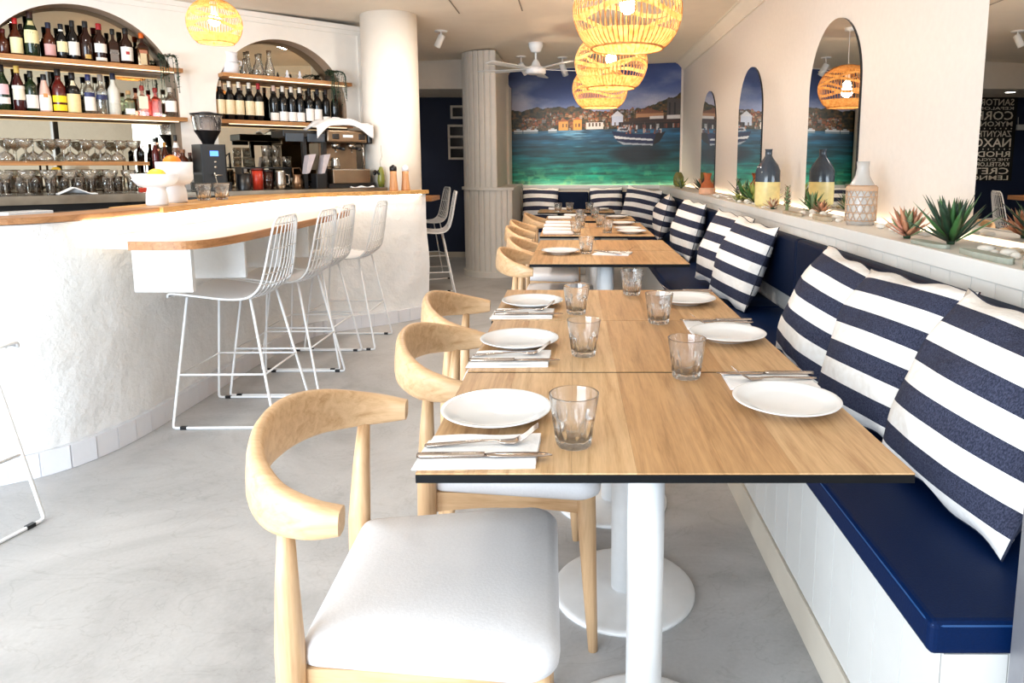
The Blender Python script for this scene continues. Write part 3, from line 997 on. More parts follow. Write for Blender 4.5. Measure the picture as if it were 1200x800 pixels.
# ================================================================== DINING CHAIRS (curved one-piece back and arms)
def make_chair(label, loc, rz):
    t = thing('dining_chair', label, 'chair', loc, rz, 'ash elbow chairs with white seats')
    # backrest: a bent band, tall behind and tapering to round arm ends
    ctrl = [(-0.115, -0.238, 0.694), (-0.165, -0.236, 0.697), (-0.225, -0.212, 0.706), (-0.275, -0.155, 0.722), (-0.303, -0.08, 0.733), (-0.312, 0, 0.736),
            (-0.303, 0.08, 0.733), (-0.275, 0.155, 0.722), (-0.225, 0.212, 0.706), (-0.165, 0.236, 0.697), (-0.115, 0.238, 0.694)]
    path = catmull(ctrl, 5)
    n = len(path); seg = 14
    v = []; f = []
    for i, p in enumerate(path):
        a = path[max(0, i - 1)]; b = path[min(n - 1, i + 1)]
        tg = (b - a).normalized(); sd = tg.cross(Vector((0, 0, 1))).normalized(); up = sd.cross(tg).normalized()
        k = abs(2 * i / (n - 1) - 1)            # 1 at the ends, 0 behind
        hh = 0.021 + 0.034 * (1 - k ** 1.6); ww = 0.0185 - 0.005 * (1 - k)
        tilt = 0.10 * (1 - k)
        for q in range(seg):
            an = 2 * PI * q / seg
            cu, su = math.cos(an), math.sin(an)
            e = 0.62
            ox = ww * math.copysign(abs(cu) ** e, cu); oz = hh * math.copysign(abs(su) ** e, su)
            v.append(tuple(p + sd * (ox + oz * tilt) + up * oz))
    for i in range(n - 1):
        for q in range(seg):
            f.append((i * seg + q, i * seg + (q + 1) % seg, (i + 1) * seg + (q + 1) % seg, (i + 1) * seg + q))
    m = M().add(v, f, 0, True)
    m.add(v[:seg], [tuple(range(seg))], 0, False)
    m.add(v[-seg:], [tuple(reversed(range(seg)))], 0, False)
    br = ob('backrest', m, ASH, parent=t)
    # seat pad
    out = []
    for (x, y, r) in ((0.215, -0.245, 0.055), (0.215, 0.245, 0.055), (-0.205, 0.200, 0.03), (-0.205, -0.200, 0.03)):
        out.append((x, y, r))
    ring = []
    cs = [(0.160, -0.190, 0.055, -PI / 2), (0.160, 0.190, 0.055, 0), (-0.178, 0.172, 0.028, PI / 2), (-0.178, -0.172, 0.028, PI)]
    for (x, y, r, a0) in cs:
        for k in range(9):
            a = a0 + PI / 2 * k / 8
            ring.append((x + r * math.cos(a), y + r * math.sin(a)))
    lay = [(0.975, 0.418), (1.0, 0.424), (1.008, 0.437), (1.0, 0.453), (0.965, 0.464), (0.90, 0.470), (0.6, 0.474), (0.25, 0.474)]
    K = len(ring); v = []; f = []
    for sx, z in lay:
        v += [(x * sx, y * sx, z - (0.004 * (x + 0.2) / 0.4)) for x, y in ring]
    for j in range(len(lay) - 1):
        f += [(j * K + i, j * K + (i + 1) % K, (j + 1) * K + (i + 1) % K, (j + 1) * K + i) for i in range(K)]
    f.append(tuple(reversed(range(K)))); f.append(tuple((len(lay) - 1) * K + i for i in range(K)))
    ob('seat_cushion', M().add(v, f, 0, True), WHITEL, parent=t)
    # frame rails under the pad
    fr = M()
    def rail(a, b, h, w, curve=0.0):
        a = Vector(a); b = Vector(b); d = (b - a); L = d.length; d.normalize(); sd = Vector((-d.y, d.x, 0)) * w / 2
        v = []; K = 10
        for k in range(K + 1):
            q = k / K; p = a + d * L * q; up = curve * (1 - (2 * q - 1) ** 2)
            v += [tuple(p - sd + Vector((0, 0, -h + up))), tuple(p + sd + Vector((0, 0, -h + up))), tuple(p + sd), tuple(p - sd)]
        f = []
        for k in range(K):
            for c in range(4):
                f.append((k * 4 + c, k * 4 + (c + 1) % 4, k * 4 + 4 + (c + 1) % 4, k * 4 + 4 + c))
        f += [(3, 2, 1, 0), (K * 4, K * 4 + 1, K * 4 + 2, K * 4 + 3)]
        return M().add(v, f)
    ob('side_rail', rail((0.19, -0.210, 0.417), (-0.20, -0.187, 0.417), 0.052, 0.022, 0.016), ASH, parent=t)
    ob('side_rail', rail((0.19, 0.210, 0.417), (-0.20, 0.187, 0.417), 0.052, 0.022, 0.016), ASH, parent=t)
    ob('front_rail', rail((0.18, -0.20, 0.416), (0.18, 0.20, 0.416), 0.048, 0.022, 0.014), ASH, parent=t)
    ob('rear_rail', rail((-0.19, -0.18, 0.416), (-0.19, 0.18, 0.416), 0.048, 0.022, 0.010), ASH, parent=t)
    for sg in (-1, 1):
        ob('leg', M().tube([(0.178, sg * 0.212, 0.417), (0.180, sg * 0.213, 0.34), (0.186, sg * 0.216, 0.20), (0.196, sg * 0.222, 0.0)], [0.0235, 0.0235, 0.019, 0.0125], 14), ASHZ, parent=t)
        ob('leg', M().tube([(-0.205, sg * 0.224, 0.675), (-0.212, sg * 0.214, 0.58), (-0.218, sg * 0.203, 0.46), (-0.220, sg * 0.202, 0.36), (-0.232, sg * 0.206, 0.18), (-0.250, sg * 0.212, 0.0)],
                           [0.0125, 0.018, 0.0235, 0.0235, 0.018, 0.0125], 14), ASHZ, parent=t)
    return t


CHAIRS = [('nearest ash elbow chair, its white seat wholly in view', -0.245, 1.215, 2),
          ('second ash elbow chair from the camera, tucked under the nearest table', -0.150, 1.815, 1),
          ('third ash elbow chair from the camera, tucked behind the second', -0.195, 2.330, 2),
          ('ash elbow chair nearest in the group beyond the gap, its seat showing below the table', -0.088, 3.633, 0),
          ('ash elbow chair behind the nearest one beyond the gap', -0.088, 4.1825, 0),
          ('pale ash elbow chair nearest in the far group, by the fluted pier', -0.175, 4.96, 0),
          ('ash elbow chair behind the pale one in the far group, by the fluted pier', -0.195, 5.51, 0),
          ('darkest ash elbow chair, last one before the left back cushion', -0.14, 6.29, 0)]
c0 = make_chair(CHAIRS[0][0], CHAIRS[0][1:3] + (0,), R(CHAIRS[0][3]))
for lb, x, y, a in CHAIRS[1:]:
    dup(c0, (x, y, 0), R(a), lb)


# ================================================================== TABLE SETTINGS
def make_plate():
    prof = [(0.001, 0.004), (0.045, 0.004), (0.048, 0.0), (0.055, 0.0), (0.058, 0.004), (0.075, 0.008), (0.098, 0.017), (0.1065, 0.0205), (0.1072, 0.0222), (0.1055, 0.0228), (0.097, 0.0205), (0.078, 0.0125), (0.066, 0.0088), (0.001, 0.0078)]
    return M().lathe(prof, 56, cap=False).mesh('dinner_plate', CHINA)


PLATE = make_plate()
GL = None


def make_glass(label, loc, group):
    """Faceted rocks glass: eight-sided flutes in the lower part, plain rim."""
    t = None
    seg = 48
    H_ = 0.094

    def rad(z, a):
        k = z / H_
        r = 0.0305 + 0.0135 * k
        fl = max(0.0, min(1, (0.62 - k) / 0.12)) * max(0.0, min(1, (k - 0.0) / 0.06))
        return r * (1 - 0.15 * fl * (0.5 + 0.5 * math.cos(9 * a)) ** 1.0 + 0.03 * fl)
    zs = [0.0, 0.002, 0.006, 0.012, 0.024, 0.036, 0.048, 0.054, 0.058, 0.064, 0.078, 0.093, 0.094]
    v = []; f = []
    for z in zs:
        for i in range(seg):
            a = 2 * PI * i / seg
            r = rad(z, a) - (0.002 if z == 0 else 0)
            v.append((r * math.cos(a), r * math.sin(a), z))
    inner = [(0.0420, 0.094), (0.0415, 0.0925), (0.038, 0.06), (0.0325, 0.030), (0.029, 0.0165), (0.024, 0.0130), (0.001, 0.0125)]
    for r, z in inner:
        for i in range(seg):
            a = 2 * PI * i / seg
            v.append((r * math.cos(a), r * math.sin(a), z))
    nr = len(zs) + len(inner)
    for j in range(nr - 1):
        for i in range(seg):
            f.append((j * seg + i, j * seg + (i + 1) % seg, (j + 1) * seg + (i + 1) % seg, (j + 1) * seg + i))
    f.append(tuple(reversed(range(seg)))); f.append(tuple((nr - 1) * seg + i for i in range(seg)))
    o = ob('water_glass', M().add(v, f, 0, True), GLASSC, loc=loc)
    return tag(o, label, 'glass', group)


def napkin_mesh(seed, w=0.20, d=0.115):
    rng = random.Random(seed)
    ph = [rng.uniform(0, 6.28) for _ in range(4)]

    def lay(z0, dx, dy, sx):
        m = M()
        def fn(a, b):
            return ((a - 0.5) * w * sx + dx + 0.008 * (b - 0.5), (b - 0.5) * d + dy, z0 + 0.0012 + 0.0012 * math.sin(9 * a + ph[0]) * (abs(b - 0.5) * 2) ** 2)
        n, k = 16, 6
        v = [fn(i / n, j / k) for j in range(k + 1) for i in range(n + 1)]
        top = [(x, y, z + 0.0022) for x, y, z in v]
        bot = [(x, y, z0) for x, y, z in v]
        N = (n + 1) * (k + 1); f = []
        for j in range(k):
            for i in range(n):
                a = j * (n + 1) + i
                f.append((N + a, N + a + 1, N + a + n + 2, N + a + n + 1)); f.append((a + n + 1, a + n + 2, a + 1, a))
        loop = [i for i in range(n + 1)] + [j * (n + 1) + n for j in range(1, k + 1)] + [k * (n + 1) + i for i in range(n - 1, -1, -1)] + [j * (n + 1) for j in range(k - 1, 0, -1)]
        for a, b in zip(loop, loop[1:] + loop[:1]):
            f.append((a, b, N + b, N + a))
        return bot + top, f
    m = M()
    m.add(*lay(0, 0, 0, 1.0), 0, False)
    m.add(*lay(0.0046, 0.004, 0.010, 0.96), 0, False)
    return m


def sweep_flat(pts, ws, th):
    """Flat bar along x: list of (x, y, z), half widths, thickness."""
    v = []
    for (x, y, z), w in zip(pts, ws):
        v += [(x, y - w, z), (x, y + w, z), (x, y + w * 0.8, z + th), (x, y - w * 0.8, z + th)]
    n = len(pts); f = [(3, 2, 1, 0), (4 * n - 4, 4 * n - 3, 4 * n - 2, 4 * n - 1)]
    for i in range(n - 1):
        for c in range(4):
            f.append((i * 4 + c, i * 4 + (c + 1) % 4, i * 4 + 4 + (c + 1) % 4, i * 4 + 4 + c))
    return v, f


def fork_mesh():
    m = M()
    v, f = sweep_flat([(-0.098, 0, 0.001), (-0.09, 0, 0.001), (-0.05, 0, 0.003), (0.0, 0, 0.006), (0.025, 0, 0.005), (0.035, 0, 0.003), (0.055, 0, 0.003), (0.062, 0, 0.006)],
                      [0.004, 0.0065, 0.0055, 0.0035, 0.0035, 0.008, 0.0115, 0.0115], 0.0025)
    m.add(v, f, 0, True)
    for k in range(4):
        y = -0.0095 + k * 0.00633
        v, f = sweep_flat([(0.060, y, 0.005), (0.075, y, 0.013), (0.088, y, 0.024), (0.098, y, 0.031)], [0.0021, 0.0019, 0.0017, 0.0010], 0.002)
        m.add(v, f, 0, True)
    return m


def knife_mesh():
    m = M()
    v, f = sweep_flat([(-0.112, 0, 0), (-0.105, 0, 0), (-0.06, 0, 0), (-0.01, 0, 0.0005), (0.0, 0, 0.001)], [0.005, 0.0075, 0.0075, 0.006, 0.005], 0.0055)
    m.add(v, f, 0, True)
    v, f = sweep_flat([(0.0, 0, 0.002), (0.02, 0.001, 0.002), (0.07, 0.001, 0.002), (0.10, 0.0005, 0.002), (0.113, -0.003, 0.002)], [0.006, 0.0095, 0.010, 0.0085, 0.001], 0.0014)
    m.add(v, f, 0, True)
    return m


FORK, KNIFE = fork_mesh().mesh('dinner_fork', SILVER), knife_mesh().mesh('table_knife', SILVER)
NAPS = [napkin_mesh(k).mesh('folded_napkin', LINEN) for k in range(3)]


def place(name, me, loc, rz, label, cat, group):
    o = ob(name, me, None, loc=loc, rot=(0, 0, rz))
    return tag(o, label, cat, group)


SET = [  # label of the table, plate, napkin, fork, knife, rz
    ('nearest table, chair side', (-0.150, 1.281), (-0.160, 1.108), (-0.158, 1.128), (-0.148, 1.082), 2),
    ('nearest table, bench side', (0.432, 1.335), (0.446, 1.505), (0.452, 1.486), (0.444, 1.533), 182),
    ('second table, chair side', (-0.147, 1.819), (-0.160, 1.668), (-0.156, 1.690), (-0.146, 1.641), 2),
    ('second table, bench side', (0.436, 1.886), (0.444, 2.055), (0.452, 2.036), (0.444, 2.082), 182),
    ('third table, chair side', (-0.143, 2.349), (-0.166, 2.196), (-0.160, 2.220), (-0.146, 2.170), 2),
    ('third table, bench side', (0.400, 2.395), (0.420, 2.560), (0.428, 2.545), (0.420, 2.585), 182)]
for i, (w, p, nk, fk, kn, a) in enumerate(SET):
    place('dinner_plate', PLATE, (*p, TZ), 0, 'white dinner plate on the ' + w, 'plate', 'white dinner plates')
    place('folded_napkin', NAPS[i % 3], (*nk, TZ), R(a), 'folded white napkin under cutlery on the ' + w, 'napkin', 'folded white napkins')
    place('dinner_fork', FORK, (*fk, TZ + 0.0095), R(a + 3), 'steel fork lying on the napkin of the ' + w, 'fork', 'steel forks')
    place('table_knife', KNIFE, (*kn, TZ + 0.0085), R(a - 1), 'steel knife lying on the napkin of the ' + w, 'knife', 'steel knives')
g0 = make_glass('clear faceted tumbler on the nearest table, beside the chair-side fork', (0.001, 1.150, TZ), 'clear faceted tumblers')
for (x, y, lb) in ((0.262, 1.535, 'clear faceted tumbler on the nearest table, bench side near the table joint'),
                   (0.027, 1.722, 'clear faceted tumbler on the second table, chair side'),
                   (0.266, 2.085, 'clear faceted tumbler on the second table, bench side'),
                   (0.010, 2.222, 'clear faceted tumbler on the third table, chair side'),
                   (0.222, 2.555, 'clear faceted tumbler on the third table, at its far edge'),
                   (0.072, 3.765, 'single clear tumbler beyond the gap, between plate and loose napkin'),
                   (0.020, 4.80, 'front clear tumbler by the rolled napkins of the far group'),
                   (0.055, 5.33, 'clear tumbler behind the front one of the far group'),
                   (0.245, 4.93, 'clear tumbler on the bench side of the far napkin-laid table'),
                   (0.215, 5.40, 'clear tumbler on the bench side, second far table'),
                   (0.060, 6.10, 'clear tumbler at the front edge of the next to last table'),
                   (0.200, 6.35, 'clear tumbler at the back of the next to last table'),
                   (-0.16, 7.14, 'left clear tumbler on the farthest table'),
                   (-0.04, 7.20, 'middle clear tumbler on the farthest table'),
                   (0.17, 7.22, 'right clear tumbler on the farthest table')):
    o = g0.copy(); C.objects.link(o); o.location = (x, y, TZ); o['label'] = lb
place('dinner_plate', PLATE, (-0.072, 3.765, TZ), 0, 'white dinner plate alone beyond the gap, beside the single tumbler', 'plate', 'white dinner plates')
place('folded_napkin', NAPS[1], (0.215, 3.74, TZ), R(-12), 'loose folded white napkin beyond the gap, right of the single tumbler', 'napkin', 'folded white napkins')
place('table_knife', KNIFE, (0.190, 3.735, TZ + 0.0085), R(-50), 'steel knife on the loose napkin beyond the gap', 'knife', 'steel knives')
place('dinner_fork', FORK, (0.235, 3.745, TZ + 0.0095), R(-22), 'steel fork on the loose napkin beyond the gap', 'fork', 'steel forks')
ROLL = M().tube([(-0.11, 0, 0.016), (-0.10, 0, 0.018), (0.09, 0, 0.016), (0.105, 0, 0.012)], [0.011, 0.017, 0.0155, 0.010], 10, flat=0.9).mesh('rolled_napkin', LINEN)
for (x, y, lb) in ((-0.105, 4.77, 'nearest rolled white napkin, far group, chair side'), (-0.115, 5.02, 'second rolled white napkin, far group, chair side'),
                   (-0.120, 5.32, 'third rolled white napkin, far group, chair side'), (-0.120, 5.62, 'fourth rolled white napkin, far group, chair side'),
                   (-0.12, 6.15, 'rolled white napkin on the next to last table, chair side'), (-0.16, 7.40, 'rolled white napkin at the back of the farthest table'),
                   (0.02, 6.42, 'rolled white napkin lying behind the tumblers, next to last table')):
    place('rolled_napkin', ROLL, (x, y, TZ), R(2), lb, 'napkin', 'rolled white napkins')
for (x, y, lb) in ((0.42, 4.90, 'white dinner plate, bench side, nearest in the far group'), (0.41, 5.13, 'white dinner plate, bench side, second in the far group'),
                   (0.40, 5.60, 'white dinner plate, bench side, third in the far group'), (0.40, 6.30, 'white dinner plate on the next to last table, bench side'), (0.28, 7.40, 'white dinner plate on the farthest table, right part')):
    place('dinner_plate', PLATE, (x, y, TZ), 0, lb, 'plate', 'white dinner plates')

# ================================================================== BAR
BAR = catmull([(-3.6, 1.95), (-3.2, 2.07), (-2.7, 2.25), (-2.22, 2.51), (-2.07, 2.65), (-2.0, 2.84), (-1.975, 3.05), (-1.97, 3.4), (-1.97, 3.8), (-1.965, 4.2), (-1.945, 4.55), (-1.865, 4.83), (-1.70, 5.01), (-1.48, 5.17), (-1.30, 5.33), (-1.18, 5.50)], 8)
BT = 1.030
bar = thing('bar_counter', 'curved white plaster bar counter with oak top and tiled foot', 'bar counter', (-1.85, 3.3, 0))
BL = Matrix.Translation((1.85, -3.3, 0))


def local(m, off=(1.85, -3.3, 0)):
    m.v = [(x + off[0], y + off[1], z + off[2]) for x, y, z in m.v]
    return m


fine = resample(BAR, 0.05)
fine.append(BAR[-1])
# hand-trowelled front: a dense skin with gentle lumps over a plain core
nn = normals2(fine)
m = M(); K = len(fine); ZN = 26
rb = random.Random(3)
v = []
for j in range(ZN + 1):
    z = 0.10 + (BT - 0.03 - 0.10) * j / ZN
    for i, (p, q) in enumerate(zip(fine, nn)):
        s = i * 0.05
        d = 0.007 * math.sin(5.1 * s + 2 * z) * math.sin(6.3 * z + 1.3 * s) + 0.004 * math.sin(13 * s - 4 * z) * math.sin(11 * z)
        d += 0.020 * math.exp(-((z - 0.5) / 0.3) ** 2) - 0.012
        v.append((p.x + q.x * d, p.y + q.y * d, z))
m.add(v, [(j * K + i, j * K + i + 1, (j + 1) * K + i + 1, (j + 1) * K + i) for j in range(ZN) for i in range(K - 1)], 0, True)
ob('plaster_front', local(m), PLASTER, parent=bar)
ob('body', local(ribbon(fine, -0.02, -0.11, 0.0, BT - 0.03)), PLASTER, parent=bar)
# oak top in two lengths; shade on the left one is put into its darker colour
cut = min(range(len(fine)), key=lambda i: (fine[i] - Vector((-1.97, 3.25, 0))).length)
ob('bar_top', local(ribbon(fine[:cut + 1], 0.012, -0.17, BT - 0.026, BT)), wood('bar_oak_shaded', '#8a5d38', '#b58256', 'Y', 0.6, 0.45), parent=bar, bevel=0.004)
ob('bar_top', local(ribbon(fine[cut:], 0.030, lambda p: -0.23 + 0.14 * min(1, max(0, (p.y - 4.45) / 0.35)), BT - 0.030, BT)), BARWOOD, parent=bar, bevel=0.004)
ob('inner_worktop', local(ribbon([p for p in fine if p.x < -1.9], lambda p: -0.172 if p.y < 3.2 else -0.235, lambda p: -0.62 + 0.30 * min(1, max(0, (p.y - 3.2) / 1.2)), 0.95, 1.0)), BLACKP, parent=bar)
lp = [p for p in fine if p.y > 2.75 and p.y < 5.47]
ob('led_strip', local(ribbon(lp, 0.024, 0.010, BT - 0.038, BT - 0.0305)), LEDB, parent=bar, label='glowing warm strip under the bar top')
# foot tiles on a pale bed
ob('tile_bed', local(ribbon([p for p in fine if p.x > -3.1], 0.0165, -0.02, 0.0, 0.1000)), plain('tile_grout', '#d6d6da', 0.7), parent=bar)
tile = M().box((-0.0478, -0.010, 0.003), (0.0478, 0.006, 0.0995)).mesh('foot_tile', TILEW)
tp = resample(BAR, 0.098); tn_ = normals2(tp)
for p, q in zip(tp, tn_):
    if p.x < -3.0:
        continue
    ob('foot_tile', tile, None, parent=bar, loc=(p.x + q.x * 0.008 + 1.85, p.y + q.y * 0.008 - 3.3, 0), rot=(0, 0, math.atan2(q.y, q.x) + PI / 2))
# lower ledge for the stools
led = thing('bar_ledge', 'lower white bar ledge with oak edge carried on fin brackets above the stools', 'bar ledge', (-1.6, 3.3, 0))
oe = catmull([(-1.745, 2.66), (-1.60, 2.655), (-1.50, 2.70), (-1.452, 2.85), (-1.440, 3.18), (-1.448, 3.70), (-1.462, 4.30), (-1.53, 4.66), (-1.70, 4.90)], 6)
inner = [p + q * 0.024 for p, q in zip(fine, nn) if 2.70 < p.y < 4.90]
poly = [(p.x + 1.6, p.y - 3.3) for p in oe] + [(p.x + 1.6, p.y - 3.3) for p in reversed(inner)]
ob('ledge_board', M().prism(poly, 0.900, 0.928), plain('ledge_laminate', '#f0ece4', 0.4, var=0.02), parent=led)
ob('edge_band', local(ribbon([Vector((p.x, p.y, 0)) for p in oe], 0.006, -0.012, 0.897, 0.930), (1.6, -3.3, 0)), wood('ledge_oak', '#8f5f38', '#bb8556', 'Y', 0.8), parent=led)
for y, L in ((2.93, 0.31), (3.27, 0.34), (3.65, 0.36), (4.05, 0.36), (4.42, 0.28)):
    p, q = min(zip(fine, nn), key=lambda t_: abs(t_[0].y - y))
    mt = Matrix.Translation((p.x + q.x * 0.024 + 1.6, p.y + q.y * 0.024 - 3.3, 0)) @ Matrix.Rotation(math.atan2(q.y, q.x) + 0.12, 4, 'Z')
    ob('bracket', M().box((0.055 if y < 3 else 0, -0.013, 0.68), (L, 0.013, 0.899), mat=mt), PLASTER, parent=led, bevel=0.003)
ob('led_strip', M().prism([(p.x + 1.6 + 0.030, p.y - 3.3) for p in inner[2:-1]] + [(p.x + 1.6 + 0.010, p.y - 3.3) for p in reversed(inner[2:-1])], 0.8900, 0.8998), LEDS, parent=led)
# ledge on the far return of the bar, reached by the stool beyond
led2 = thing('bar_ledge', 'oak end of the bar ledge on the far return, at the far stool', 'bar ledge', (-1.35, 6.02, 0))
ob('ledge_board', M().box((-0.43, 0.06, 0.905), (0.09, 0.44, 0.945)), wood('return_oak', '#8f5f38', '#bb8556', 'Y', 0.8), parent=led2, bevel=0.003)
ob('bracket', M().box((-0.43, 0.07, 0.0), (-0.37, 0.43, 0.905)), CREAM, parent=led2)


# ================================================================== WIRE BAR STOOLS
def make_stool(label, loc, rz):
    """Faces local -x (towards the bar)."""
    t = thing('bar_stool', label, 'bar stool', loc, rz, 'white wire bar stools')
    prof = catmull([(-0.225, 0.628, 0.205), (-0.20, 0.645, 0.215), (-0.08, 0.632, 0.215), (0.05, 0.615, 0.205), (0.135, 0.622, 0.195), (0.185, 0.665, 0.185), (0.210, 0.745, 0.172), (0.232, 0.86, 0.155), (0.250, 0.955, 0.135), (0.256, 0.985, 0.10)], 5)
    def pt(i, u):
        p = prof[i]
        dip = 0.018 * (1 - u * u)
        back = min(1, max(0, (p.y - 0.64) / 0.12)) if p.x > 0.1 else 0
        return (p.x + dip * back, p.z * u, p.y - dip * (1 - back))
    nP = len(prof)
    m = M()
    for k in range(9):
        u = -1 + 2 * k / 8
        if abs(u) > 0.99:
            continue
        m.tube([pt(i, u) for i in range(nP)], 0.0034, 5)
    ob('long_wires', m, WHITEM, parent=t, kind='stuff')
    rim = [pt(i, 1.0) for i in range(nP)] + [pt(i, -1.0) for i in range(nP - 1, -1, -1)]
    ob('shell_rim', M().tube(rim, 0.0055, 6, closed=True), WHITEM, parent=t)
    for i in (12, 20, 26, 29, 34, 40):
        ob('cross_wire', M().tube([pt(i, -1 + 2 * k / 8) for k in range(9)], 0.003, 5), WHITEM, parent=t)
    # pad on the seat
    pm = M()
    NI = 25
    def pad(z):
        return lambda a, b: (lambda q: (q[0], q[1] * 0.97, q[2] + z * (1 - (2 * b - 1) ** 6)))(pt(int(round(1 + a * (NI - 2))), 2 * b - 1))
    pm.grid(pad(0.012), NI - 2, 10)
    ob('seat_pad', pm, WHITEL, parent=t, solid=1)
    for sg in (-1, 1):
        pts = [(-0.165, sg * 0.150, 0.617), (-0.238, sg * 0.215, 0.020), (-0.236, sg * 0.216, 0.0105), (-0.226, sg * 0.216, 0.0065), (0.220, sg * 0.216, 0.0065), (0.230, sg * 0.216, 0.0105), (0.232, sg * 0.215, 0.020), (0.125, sg * 0.145, 0.607)]
        fr = ob('leg_frame', M().tube(pts, 0.0065, 8), WHITEM, parent=t)
        for x in (-0.19, 0.19):
            ob('foot_pad', M().box((x - 0.014, sg * 0.216 - 0.008, 0.0), (x + 0.014, sg * 0.216 + 0.008, 0.014)), BLACKP, parent=fr)
    z = 0.255
    k = (0.617 - z) / 0.6
    xf = -0.165 - 0.073 * k; xr = 0.125 + 0.107 * k; yy = 0.150 + 0.065 * k
    ob('foot_ring', M().tube([(xf, -yy, z), (xr, -yy, z), (xr, yy, z), (xf, yy, z)], 0.0055, 8, closed=True), WHITEM, parent=t)
    return t


ST = [('first white wire bar stool, nearest along the bar', -1.640, 3.285, 1), ('second white wire bar stool along the bar', -1.600, 3.745, 0.5),
      ('third white wire bar stool along the bar', -1.640, 4.205, 0), ('fourth white wire bar stool, last along the bar front', -1.560, 4.662, 0),
      ('white wire bar stool at left frame edge, only a corner of its base in view', -2.107, 2.050, -102.7),
      ('white wire bar stool beyond the bar end, against the navy wall', -1.35, 6.32, 14),
      ('white wire bar stool behind the column, seen only in the right-hand mirror', -1.62, 7.45, 25)]
s0 = make_stool(ST[0][0], (ST[0][1], ST[0][2], 0), R(ST[0][3]))
for lb, x, y, a in ST[1:]:
    dup(s0, (x, y, 0), R(a), lb)


# ================================================================== LAMPS
def make_pendant(label, loc, Rm, rz, ztop, squash=0.78):
    t = thing('pendant_lamp', label, 'pendant lamp', loc, rz, 'woven rattan pendant lamps')
    # profile of the shade (radius, height from its lower rim)
    base = catmull([(0.66, 0.0), (0.80, 0.12), (0.93, 0.34), (1.0, 0.62), (0.97, 0.88), (0.82, 1.16), (0.55, 1.38), (0.20, 1.50)], 5)
    prof = [(p.x * Rm, p.y * Rm * squash) for p in base]
    H_ = prof[-1][1]

    def rat(k):
        k = max(0, min(1, k)) * (len(prof) - 1); i = min(len(prof) - 2, int(k)); f = k - i
        return (prof[i][0] * (1 - f) + prof[i + 1][0] * f, prof[i][1] * (1 - f) + prof[i + 1][1] * f)
    m = M(); NR = 58
    for i in range(NR):
        a = 2 * PI * i / NR
        m.tube([(r * math.cos(a), r * math.sin(a), z) for r, z in prof[::2]], Rm * 0.011, 4, smooth=False)
    ob('rattan_rods', m, RATTAN, parent=t, kind='stuff')

    def band(k0, k1, wob=0.0, wn=3, n=72, ph=0.0, off=1.012, th=0.02):
        mm = M(); v = []; f = []
        for i in range(n):
            a = 2 * PI * i / n; d = wob * math.sin(wn * a + ph)
            for kk in (k0 + d, (k0 + k1) / 2 + d, k1 + d):
                r, z = rat(kk)
                v.append((r * off * math.cos(a), r * off * math.sin(a), z))
        for i in range(n):
            for c in range(2):
                p = i * 3 + c; q = ((i + 1) % n) * 3 + c
                f.append((p, q, q + 1, p + 1))
        mm.add(v, f, 0, True)
        return mm
    ob('woven_band', band(0.0, 0.235), RATTAN, parent=t)
    ob('woven_band', band(0.38, 0.43, 0.05, 3), RATTAN, parent=t)
    ob('woven_band', band(0.53, 0.575, 0.055, 3, ph=2.2), RATTAN, parent=t)
    ob('woven_band', band(0.66, 0.70, 0.03, 4, ph=1.0), RATTAN, parent=t)
    ob('woven_band', band(0.80, 1.0), RATTAN, parent=t)
    ob('rim_ring', M().tube([(prof[0][0] * math.cos(2 * PI * i / 48), prof[0][0] * math.sin(2 * PI * i / 48), 0.0) for i in range(48)], Rm * 0.022, 6, closed=True), RATTAN, parent=t)
    bz = H_ * 0.52
    ob('bulb', M().sphere((0, 0, bz), 0.038 if Rm > 0.2 else 0.032, 0, 16, 10, (1, 1, 1.15)), BULB, parent=t)
    ob('bulb_holder', M().lathe([(0.018, bz + 0.035), (0.022, bz + 0.10), (0.010, bz + 0.115)], 14), WHITEM, parent=t)
    ob('cord', M().tube([(0, 0, bz + 0.11), (0, 0, ztop - loc[2] - 0.02)], 0.003, 6), WHITEM, parent=t)
    ob('ceiling_rose', M().lathe([(0.045, ztop - loc[2] - 0.025), (0.05, ztop - loc[2] - 0.004), (0.05, ztop - loc[2])], 20), WHITEM, parent=t)
    return t


def bulb_light(loc, e, r=0.05):
    l = bpy.data.lights.new('bulb_light', 'POINT'); l.energy = e; l.color = (1.0, 0.80, 0.58); l.shadow_soft_size = r
    o = bpy.data.objects.new('bulb_light', l); C.objects.link(o); o.location = loc


RP = 0.26
PH = [('nearest woven rattan pendant lamp over the tables, cut by the top edge', 0.260, 3.41, 1.786), ('second woven rattan pendant lamp in the row over the tables', 0.272, 5.07, 1.780),
      ('third woven rattan pendant lamp in the row over the tables', 0.252, 6.60, 1.768)]
for i, (lb, x, y, z) in enumerate(PH):
    make_pendant(lb, (x, y, z), RP, 0.7 * i, ceil_z(x), 1.0)
    bulb_light((x, y, z + RP * 1.0 * 1.5 * 0.52 - 0.06), 17)
make_pendant('smaller woven rattan pendant lamp over the bar, at the top left', (-2.13, 4.2, 1.948), 0.150, 0.3, ceil_z(-2.13), 1.12)
bulb_light((-2.13, 4.2, 1.948 + 0.150 * 1.12 * 0.78 - 0.05), 7)

